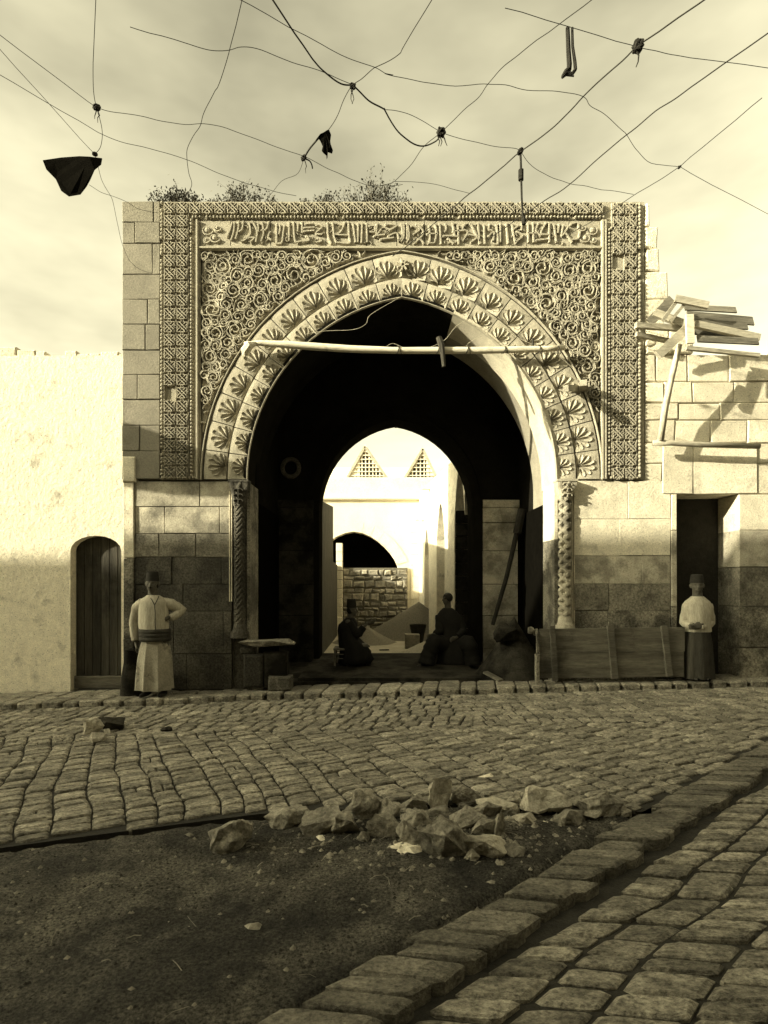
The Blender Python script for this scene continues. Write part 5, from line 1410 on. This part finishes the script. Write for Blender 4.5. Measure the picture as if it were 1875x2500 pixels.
# ------------------------------------------------------------ people
def person_mesh(name, parts, vox=.008):
    """closed overlapping pieces fused into one continuous body surface"""
    mb = MB()
    for kind, *a in parts:
        if kind == 'limb':
            pts, rad_ = a; mb.tube(pts, rad_, 12)
            for p, r_ in ((pts[0], rad_[0]), (pts[-1], rad_[-1])): mb.blob(p, r_, r_, r_, 12, 8)
        else:
            c, rx, ry, rz_ = a; mb.blob(c, rx, ry, rz_, 20, 14)
    me = bpy.data.meshes.new(name + '_tmp'); me.from_pydata(mb.v, [], mb.f)
    o = bpy.data.objects.new(name + '_tmp', me); C.objects.link(o)
    m_ = o.modifiers.new('r', 'REMESH'); m_.mode = 'VOXEL'; m_.voxel_size = vox
    s_m = o.modifiers.new('s', 'SMOOTH'); s_m.factor = .5; s_m.iterations = 2
    dg = bpy.context.evaluated_depsgraph_get(); dg.update()
    res = bpy.data.meshes.new_from_object(o.evaluated_get(dg)); res.name = name
    bpy.data.objects.remove(o); res.materials.clear(); return res
V = Vector
def head_parts(c, f, s=1.0, beard=False):
    """head centred at c looking along f (horizontal unit vector); one head height is .225"""
    r = V((f.y, -f.x, 0)); u = V((0, 0, 1))
    def at(a, b, d): return c + (r * a + f * b + u * d) * s
    L_ = [('ball', at(0, -.005, .03), .076 * s, .086 * s, .088 * s), ('ball', at(0, .018, -.035), .058 * s, .068 * s, .072 * s), ('ball', at(0, .045, -.078), .028 * s, .030 * s, .026 * s),
          ('limb', [at(0, .078, .018), at(0, .098, -.022)], [.010 * s, .016 * s]), ('limb', [at(-.03, .068, .030), at(.03, .068, .030)], [.014 * s, .014 * s]),
          ('limb', [at(-.020, .078, -.052), at(.020, .078, -.052)], [.009 * s, .009 * s]),
          ('ball', at(-.040, .052, -.015), .02 * s, .022 * s, .022 * s), ('ball', at(.040, .052, -.015), .02 * s, .022 * s, .022 * s)]
    for sx in (-1, 1):
        L_.append(('limb', [at(sx * .079, -.008, .012), at(sx * .076, -.002, -.022)], [.016 * s, .010 * s]))
    return L_
def hand_parts(w_, d, side, palm_n, curl=.5, s=1.0):
    """wrist w_, finger direction d, thumb side vector, palm normal (towards what it closes on)"""
    d = d.normalized(); side = side.normalized(); n = palm_n.normalized(); out_ = []
    for k, (off, ln_, rr_) in enumerate(((.030, .070, .0092), (.010, .078, .0095), (-.011, .072, .0090), (-.030, .057, .0080))):
        b = w_ + d * .075 * s + side * off * s
        dd = (d + side * (off * 2.2)).normalized()
        k1 = b + dd * ln_ * .45 * s; k2 = k1 + (dd * (1 - curl) + n * curl).normalized() * ln_ * .32 * s; k3 = k2 + (dd * (1 - curl * 1.6) + n * curl * 1.6).normalized() * ln_ * .25 * s
        out_.append(('limb', [w_ + d * .03 * s + side * off * .7 * s, b, k1, k2, k3], [.013 * s, rr_ * 1.15 * s, rr_ * s, rr_ * .95 * s, rr_ * .8 * s]))
    out_.append(('limb', [w_ + d * .02 * s + side * .02 * s, w_ + d * .045 * s + side * .045 * s + n * .01 * s, w_ + d * .08 * s + side * .055 * s + n * .022 * s], [.014 * s, .0115 * s, .009 * s]))
    out_.append(('limb', [w_, w_ + d * .04 * s], [.024 * s, .022 * s]))
    return out_
def loft(mb, rings, n=40, fold=0.0, nf=9, seed=0.0, cap=True, sharp=False):
    """rings: (centre, rx, ry[, fold depth]); horizontal ellipses joined up"""
    base = len(mb.v); m_ = len(rings)
    for i, rg_ in enumerate(rings):
        c, rx, ry = rg_[:3]; fd = rg_[3] if len(rg_) > 3 else fold
        for q_ in range(n):
            a = 2 * pi * q_ / n
            k = 1 + fd * (1.1 - 2.2 * abs(sin(a * nf / 2 + seed)) ** .6) * .6 if sharp else 1 + fd * (sin(a * nf + seed + .5 * sin(a * 3 + i * .35)) * .7 + .5 * noise.noise(V((cos(a) * 3, sin(a) * 3, i * .25 + seed))))
            mb.v.append((c[0] + rx * k * cos(a), c[1] + ry * k * sin(a), c[2]))
    for i in range(m_ - 1):
        for q_ in range(n): mb.f.append((base + i * n + q_, base + i * n + (q_ + 1) % n, base + (i + 1) * n + (q_ + 1) % n, base + (i + 1) * n + q_))
    if cap:
        mb.f.append(tuple(base + q_ for q_ in range(n))); mb.f.append(tuple(base + (m_ - 1) * n + q_ for q_ in range(n)))
def sleeve(mb, pts, rad_, n=16, wr=.05, seed=0):
    """cloth tube round an arm with soft crosswise creases"""
    l = []; rr_ = []
    for i in range(len(pts) - 1):
        for j in range(6):
            t = j / 6; l.append(V(pts[i]).lerp(V(pts[i + 1]), t)); rr_.append((rad_[i] + (rad_[i + 1] - rad_[i]) * t) * (1 + wr * sin((i * 6 + j) * 1.9 + seed)))
    l.append(V(pts[-1])); rr_.append(rad_[-1]); mb.tube(l, rr_, n)
def fez_mesh(c, f, r0, r1, h, tilt=0.0, tassel=True):
    mb = MB(); mb.grid(lambda u, v: (c[0] + (r0 + (r1 - r0) * v) * cos(2 * pi * u) + tilt * v * h, c[1] + (r0 + (r1 - r0) * v) * 1.1 * sin(2 * pi * u), c[2] + h * v), 24, 4, True)
    mb.grid(lambda u, v: (c[0] + r1 * v * cos(2 * pi * u) + tilt * h, c[1] + r1 * 1.1 * v * sin(2 * pi * u), c[2] + h + .004 * (1 - v)), 24, 2, True)
    return mb
def body(root, parts, vox=.008, m='skin'):
    me = person_mesh('body', parts, vox); return link('body', me, M[m], root, True)

# --- standing man with a hand on his hip
zf = G(-3.0) + .078; bx, by = X(335, -.28), -.28
def sp(px, py, dy=0.0): 
    p = P(px, py, by + dy); return V((p.x, p.y, p.z))
m1 = empty('person', (bx, by, zf), 'standing man in pale shirt, dark sash and full light trousers, one hand on his hip', 'person')
f1 = V((.10, -1, 0)).normalized()
hc = sp(329, 1262)
sL, sR = sp(300, 1296, .02), sp(364, 1296, .02)          # shoulders as seen
eL, wL = sp(289, 1342, .03), sp(294, 1388, -.02)
eR, wR = sp(393, 1318, .10), sp(361, 1336, -.04)
pel = sp(335, 1385)
parts = head_parts(hc, f1, 1.10) + [
    ('limb', [sp(331, 1292, .01), sp(330, 1272, .01)], [.072, .064]),
    ('limb', [sp(332, 1380), sp(333, 1350), sp(332, 1315), sp(331, 1304)], [.125, .105, .11, .08]),
    ('limb', [sL + V((.03, 0, -.05)), eL, wL], [.045, .040, .026]), ('limb', [sR + V((-.03, 0, -.05)), eR, wR], [.045, .040, .026]), ('limb', [sL + V((.03, 0, -.05)), sR + V((-.03, 0, -.05))], [.045, .045]),
    ('limb', [sp(322, 1385), sp(320, 1440, .02), sp(318, 1490, .03)], [.10, .065, .042]), ('limb', [sp(350, 1385), sp(352, 1440, .02), sp(354, 1490, .03)], [.10, .065, .042])]
parts += hand_parts(wL, V((.02, -.05, -1)), V((.3, -.9, 0)), V((1, .2, 0)), .35)
parts += hand_parts(wR, V((-.75, -.35, -.35)), V((-.3, -.3, .8)), V((-.2, .6, -.1)), .45)
body(m1, parts, .0075)
sh = MB()
loft(sh, [(sp(334, 1374), .175, .15, .05), (sp(333, 1362), .195, .16, .05), (sp(332, 1345), .205, .15, .035), (sp(332, 1325), .205, .14, .025), (sp(332, 1310), .200, .13, .018), (sp(332, 1301), .205, .125, .01), (sp(332, 1294, .01), .175, .11, 0), (sp(331.5, 1289, .01), .115, .094, 0), (sp(331, 1285.5, .01), .080, .082, 0)], 48, nf=11, seed=2, cap=False)
sleeve(sh, [sp(310, 1303, .02), sp(298, 1312, .03), eL, sp(290, 1366, 0), sp(293, 1384, -.02)], [.082, .082, .062, .056, .052], seed=1, wr=.035)
sleeve(sh, [sp(353, 1303, .02), sp(370, 1306, .05), eR, sp(379, 1330, .03), sp(368, 1335, -.03)], [.082, .080, .066, .056, .048], seed=3, wr=.04)
shm = sh.mesh('shirt')
for v_ in shm.vertices:
    k_ = noise.noise(V((v_.co.x * 16, v_.co.y * 6, v_.co.z * 4))) * .5 + noise.noise(V((v_.co.x * 30, v_.co.y * 20, v_.co.z * 9))) * .3
    v_.co += V((.15, -.85, 0)) * k_ * .022
link('shirt', shm, M['cotton'], m1, True)
sa = MB()
for k in range(3): loft(sa, [(sp(335, 1384 - k * 8), .205, .190), (sp(335, 1379 - k * 8), .220, .202), (sp(334.5, 1374 - k * 8), .207, .192)], 36, fold=.015, nf=5, seed=k)
sa.build('sash', M['scloth'], m1, True)
tr = MB()
rings = [(sp(335, 1380), .168, .145, .01), (sp(335, 1396), .198, .165, .07), (sp(335, 1420), .222, .175, .15), (sp(334, 1450), .232, .18, .20), (sp(334, 1475), .240, .185, .23), (sp(334, 1489), .244, .19, .25)]
loft(tr, rings, 120, nf=8, seed=1.2, cap=False, sharp=True)
loft(tr, [(sp(334, 1489), .236, .182, .25), (sp(334, 1470), .22, .17, .22)], 120, nf=8, seed=1.2, cap=False, sharp=True)
tr.build('trousers', M['trous'], m1, True)
fz = fez_mesh(hc + V((0, .008, .045)), f1, .092, .074, .130, .02); fz.build('fez', M['fez'], m1, True)
hr = MB(); hr.blob(hc + V((0, .028, .0)), .088, .082, .080, 16, 10); hr.build('hair', M['hair'], m1, True)
mu = MB(); c = hc + f1 * .098 * 1.10 + V((0, 0, -.046)); mu.tube([c + V((-.032, .012, -.004)), c, c + V((.032, .012, -.004))], [.004, .008, .004], 6); mu.build('moustache', M['hair'], m1)
for px_s, dx in ((320, -.04), (354, .03)):
    so = MB(); s0 = sp(px_s, 1496, .03); so.grid(lambda u, v: (s0.x + dx * .6 * v + (.045 + .01 * sin(pi * v)) * cos(2 * pi * u) * sin(pi * min(1, .1 + v * .88)) ** .4, s0.y + .06 - .27 * v, zf + .002 + (.045 * (1 - v * .4)) * (1 + sin(2 * pi * u)) * .8), 14, 10, True)
    so.build('shoe', M['shoe'], m1, True)
nk = MB(); nk.tube([sp(323, 1288, -.06), sp(328, 1296, -.118), sp(334, 1307, -.140)], .006, 5); nk.tube([sp(343, 1288, -.06), sp(339, 1297, -.118), sp(334, 1307, -.140), sp(335, 1325, -.150), sp(335, 1345, -.158), sp(336, 1362, -.168)], .006, 5); nk.build('shirt_braid', M['scloth'], m1)

# --- seated men in the passage, seen against the light
def seated(root, fx, fez_kind, pts, robe, hand_pose, scale=1.0):
    pass
yb1 = 1.75
def s1(px, py, dy=0.0): p = P(px, py, yb1 + dy); return V((p.x, p.y, p.z))
m2 = empty('person', (X(765, yb1), yb1, .14), 'man in dark robe and fez seated at the passage\'s left, holding one hand out', 'person')
f2 = V((1, -.15, 0)).normalized(); h2 = s1(761, 1318)
shd = s1(752, 1345, -.12); elb = s1(772, 1372, -.12); wri = s1(793, 1346, -.1)
parts = head_parts(h2, f2, .98) + [('limb', [s1(757, 1338), s1(760, 1325)], [.06, .056]), ('limb', [s1(752, 1398), s1(750, 1370), s1(753, 1350)], [.13, .12, .08]),
    ('limb', [shd, elb, wri], [.055, .045, .028]), ('limb', [s1(752, 1345, .14), s1(765, 1378, .16), s1(784, 1390, .1)], [.055, .042, .028]),
    ('limb', [s1(753, 1398, -.08), s1(790, 1396, -.1), s1(795, 1434, -.1)], [.09, .065, .04]), ('limb', [s1(753, 1398, .1), s1(790, 1396, .14), s1(795, 1434, .14)], [.09, .065, .04])]
parts += hand_parts(wri, V((.9, -.1, .15)), V((0, -.3, .9)), V((0, -.2, 1)), .25) + hand_parts(s1(784, 1390, .1), V((.9, -.2, -.3)), V((0, -.9, .2)), V((0, 0, -1)), .4)
body(m2, parts, .009)
rb_ = MB()
loft(rb_, [(s1(764, 1432), .27, .27, .07), (s1(768, 1420), .28, .27, .07), (s1(768, 1405), .27, .25, .06), (s1(762, 1392), .24, .23, .05), (s1(754, 1378), .185, .20, .03), (s1(751, 1362), .175, .20, .02), (s1(752, 1349), .165, .20, .01), (s1(755, 1341), .12, .15, 0), (s1(757, 1334), .08, .08, 0)], 48, nf=9, seed=3)
sleeve(rb_, [shd, elb, s1(786, 1354, -.1)], [.085, .075, .055]); sleeve(rb_, [s1(752, 1346, .12), s1(765, 1378, .16), s1(780, 1389, .1)], [.085, .07, .05])
rb_.add([tuple(p) for p in (s1(775, 1396, -.2), s1(795, 1398, -.2), s1(808, 1424, -.2), s1(800, 1434, -.2), s1(772, 1434, -.2), s1(775, 1396, .2), s1(795, 1398, .2), s1(808, 1424, .2), s1(800, 1434, .2), s1(772, 1434, .2))], [(0, 1, 2, 3, 4), (9, 8, 7, 6, 5), (0, 1, 6, 5), (1, 2, 7, 6), (2, 3, 8, 7), (3, 4, 9, 8)])
rb_.build('robe', M['dcloth'], m2, True)
fez_mesh(h2 + V((-.01, 0, .045)), f2, .088, .076, .15, -.05).build('fez', M['fez'], m2, True)
hr = MB(); hr.blob(h2 + V((-.022, 0, .0)), .078, .080, .075, 14, 8); hr.build('hair', M['hair'], m2, True)
st = empty('stool', (X(736, yb1), yb1, .14), 'low wooden stool with rungs under the seated man at the left of the passage', 'stool')
zs0, zs1_ = .142, s1(740, 1398).z
mb = MB(); mb.box(X(722, yb1), X(762, yb1), yb1 - .2, yb1 + .2, zs1_ - .035, zs1_, .006); mb.build('seat', M['dwood'], st)
for xx_ in (X(725, yb1), X(751, yb1)):
    for yy_ in (yb1 - .18, yb1 + .18):
        mb = MB(); mb.box(xx_ - .015, xx_ + .015, yy_ - .015, yy_ + .015, .142, zs1_ - .036); mb.build('leg', M['dwood'], st)
for zz_ in (1410, 1419):
    for yy_ in (yb1 - .18, yb1 + .18):
        mb = MB(); mb.bar((X(725, yb1) + .016, yy_, Z(zz_, yb1)), (X(751, yb1) - .016, yy_, Z(zz_ + 1, yb1)), .015, .015); mb.build('rung', M['dwood'], st)

yb2_ = 1.95
def s2(px, py, dy=0.0): p = P(px, py, yb2_ + dy); return V((p.x, p.y, p.z))
m3 = empty('person', (X(975, yb2_), yb2_, .14), 'heavily robed man in a round dark cap seated at the right of the passage', 'person')
f3 = V((-.85, -.5, 0)).normalized(); h3 = s2(966, 1294)
parts = head_parts(h3, f3, .98) + [('limb', [s2(968, 1322), s2(967, 1300)], [.06, .056]), ('limb', [s2(978, 1395), s2(972, 1360), s2(968, 1332)], [.13, .13, .09]),
    ('limb', [s2(952, 1333), s2(950, 1362, -.1), s2(938, 1372, -.16)], [.055, .045, .028]), ('limb', [s2(985, 1333), s2(1000, 1362, -.1), s2(985, 1378, -.2)], [.055, .045, .028]),
    ('limb', [s2(965, 1398), s2(940, 1392, -.22), s2(940, 1432, -.1)], [.08, .055, .04]), ('limb', [s2(990, 1398), s2(1005, 1396, -.2), s2(1010, 1434, -.18)], [.09, .065, .04])]
parts += hand_parts(s2(938, 1372, -.16), V((-.8, -.4, -.1)), V((0, -.3, .9)), V((0, 0, -1)), .4) + hand_parts(s2(985, 1378, -.2), V((-.8, -.5, -.2)), V((-.2, 0, .9)), V((0, .2, -1)), .5)
body(m3, parts, .009)
rb_ = MB()
loft(rb_, [(s2(980, 1437), .34, .30, .08), (s2(979, 1425), .33, .29, .08), (s2(978, 1408), .31, .28, .06), (s2(977, 1390), .28, .25, .05), (s2(975, 1368), .215, .20, .03), (s2(972, 1345), .24, .20, .02), (s2(969, 1330), .215, .18, .01), (s2(968, 1320), .15, .13, 0), (s2(967, 1313), .08, .08, 0)], 48, nf=8, seed=5)
sleeve(rb_, [s2(950, 1330), s2(950, 1362, -.1), s2(940, 1371, -.15)], [.08, .08, .06]); sleeve(rb_, [s2(988, 1330), s2(1000, 1362, -.1), s2(988, 1376, -.18)], [.08, .08, .06])
sleeve(rb_, [s2(972, 1396), s2(938, 1388, -.22), s2(926, 1412, -.24), s2(921, 1436, -.26)], [.17, .15, .13, .15], wr=.06, seed=2); sleeve(rb_, [s2(985, 1396), s2(1012, 1390, -.22), s2(1018, 1414, -.22), s2(1021, 1437, -.24)], [.17, .15, .13, .15], wr=.06, seed=5)
so = MB(); s0 = s2(914, 1438, -.28); so.tube([s0 + V((.06, .04, .0)), s0, s0 + V((-.09, -.06, -.005))], [.05, .045, .03], 8); so.build('shoe', M['shoe'], m3, True)
rb_.build('robe', M['dcloth'], m3, True)
hr = MB(); hr.blob(h3 + V((.012, .005, .025)), .090, .096, .088, 16, 10); hr.build('cap', M['fez'], m3, True)

# --- man at the right edge in front of the dark doorway
yb3 = -.05; zf3 = G(4.6) + .078
def s4(px, py, dy=0.0): p = P(px, py, yb3 + dy); return V((p.x, p.y, p.z))
m4 = empty('person', (X(1503, yb3), yb3, zf3), 'man in short pale jacket and long dark apron standing before the dark doorway', 'person')
f4 = V((-.35, -1, 0)).normalized(); h4 = s4(1506, 1266)
wr4, wl4 = s4(1498, 1352, -.14), s4(1508, 1356, -.16)
parts = head_parts(h4, f4, 1.08) + [('limb', [s4(1507, 1294), s4(1506, 1274)], [.07, .062]), ('limb', [s4(1506, 1372), s4(1506, 1345), s4(1506, 1312)], [.12, .11, .09]),
    ('limb', [s4(1489, 1306), s4(1478, 1345, .02), wr4], [.055, .042, .026]), ('limb', [s4(1524, 1306), s4(1536, 1345, .02), wl4], [.055, .042, .026]),
    ('limb', [s4(1495, 1375), s4(1494, 1420), s4(1494, 1458)], [.09, .065, .042]), ('limb', [s4(1517, 1375), s4(1518, 1420), s4(1519, 1458)], [.09, .065, .042])]
parts += hand_parts(wr4, V((.9, -.2, 0)), V((0, -.2, 1)), V((0, 1, 0)), .4) + hand_parts(wl4, V((-.9, -.2, .1)), V((0, -.2, 1)), V((0, 1, 0)), .4)
body(m4, parts, .009)
sh = MB(); loft(sh, [(s4(1506, 1364), .19, .155, .03), (s4(1506, 1345), .185, .145, .03), (s4(1506, 1322), .19, .14, .02), (s4(1506, 1306), .20, .13, .01), (s4(1506, 1299), .17, .11, 0), (s4(1506.5, 1292), .11, .09, 0), (s4(1506.5, 1288), .08, .08, 0)], 40, nf=9, seed=4, cap=False)
sleeve(sh, [s4(1487, 1307), s4(1478, 1345, .02), s4(1494, 1353, -.12)], [.080, .064, .050]); sleeve(sh, [s4(1526, 1307), s4(1536, 1345, .02), s4(1512, 1356, -.14)], [.080, .064, .050])
shm = sh.mesh('jacket')
for v_ in shm.vertices:
    k_ = noise.noise(V((v_.co.x * 14, v_.co.y * 6, v_.co.z * 5))) * .5 + noise.noise(V((v_.co.x * 30, v_.co.y * 20, v_.co.z * 10))) * .3
    v_.co += V((.15, -.85, 0)) * k_ * .024
link('jacket', shm, M['cotton'], m4, True)
sk = MB(); loft(sk, [(s4(1506, 1464), .215, .17, .16), (s4(1506, 1430), .205, .165, .12), (s4(1506, 1395), .195, .16, .07), (s4(1506, 1358), .165, .14, .01)], 40, nf=7, seed=6, cap=False); sk.build('long_apron', M['dwoodz'], m4, True)
fez_mesh(h4 + V((0, .008, .045)), f4, .092, .074, .12).build('fez', M['fez'], m4, True)
for px_s in (1495, 1519):
    so = MB(); s0 = s4(px_s, 1470); so.grid(lambda u, v: (s0.x - .02 * v + .045 * cos(2 * pi * u) * sin(pi * min(1, .1 + v * .88)) ** .4, s0.y + .06 - .26 * v, zf3 + .002 + (.045 * (1 - v * .4)) * (1 + sin(2 * pi * u)) * .8), 14, 10, True)
    so.build('shoe', M['shoe'], m4, True)
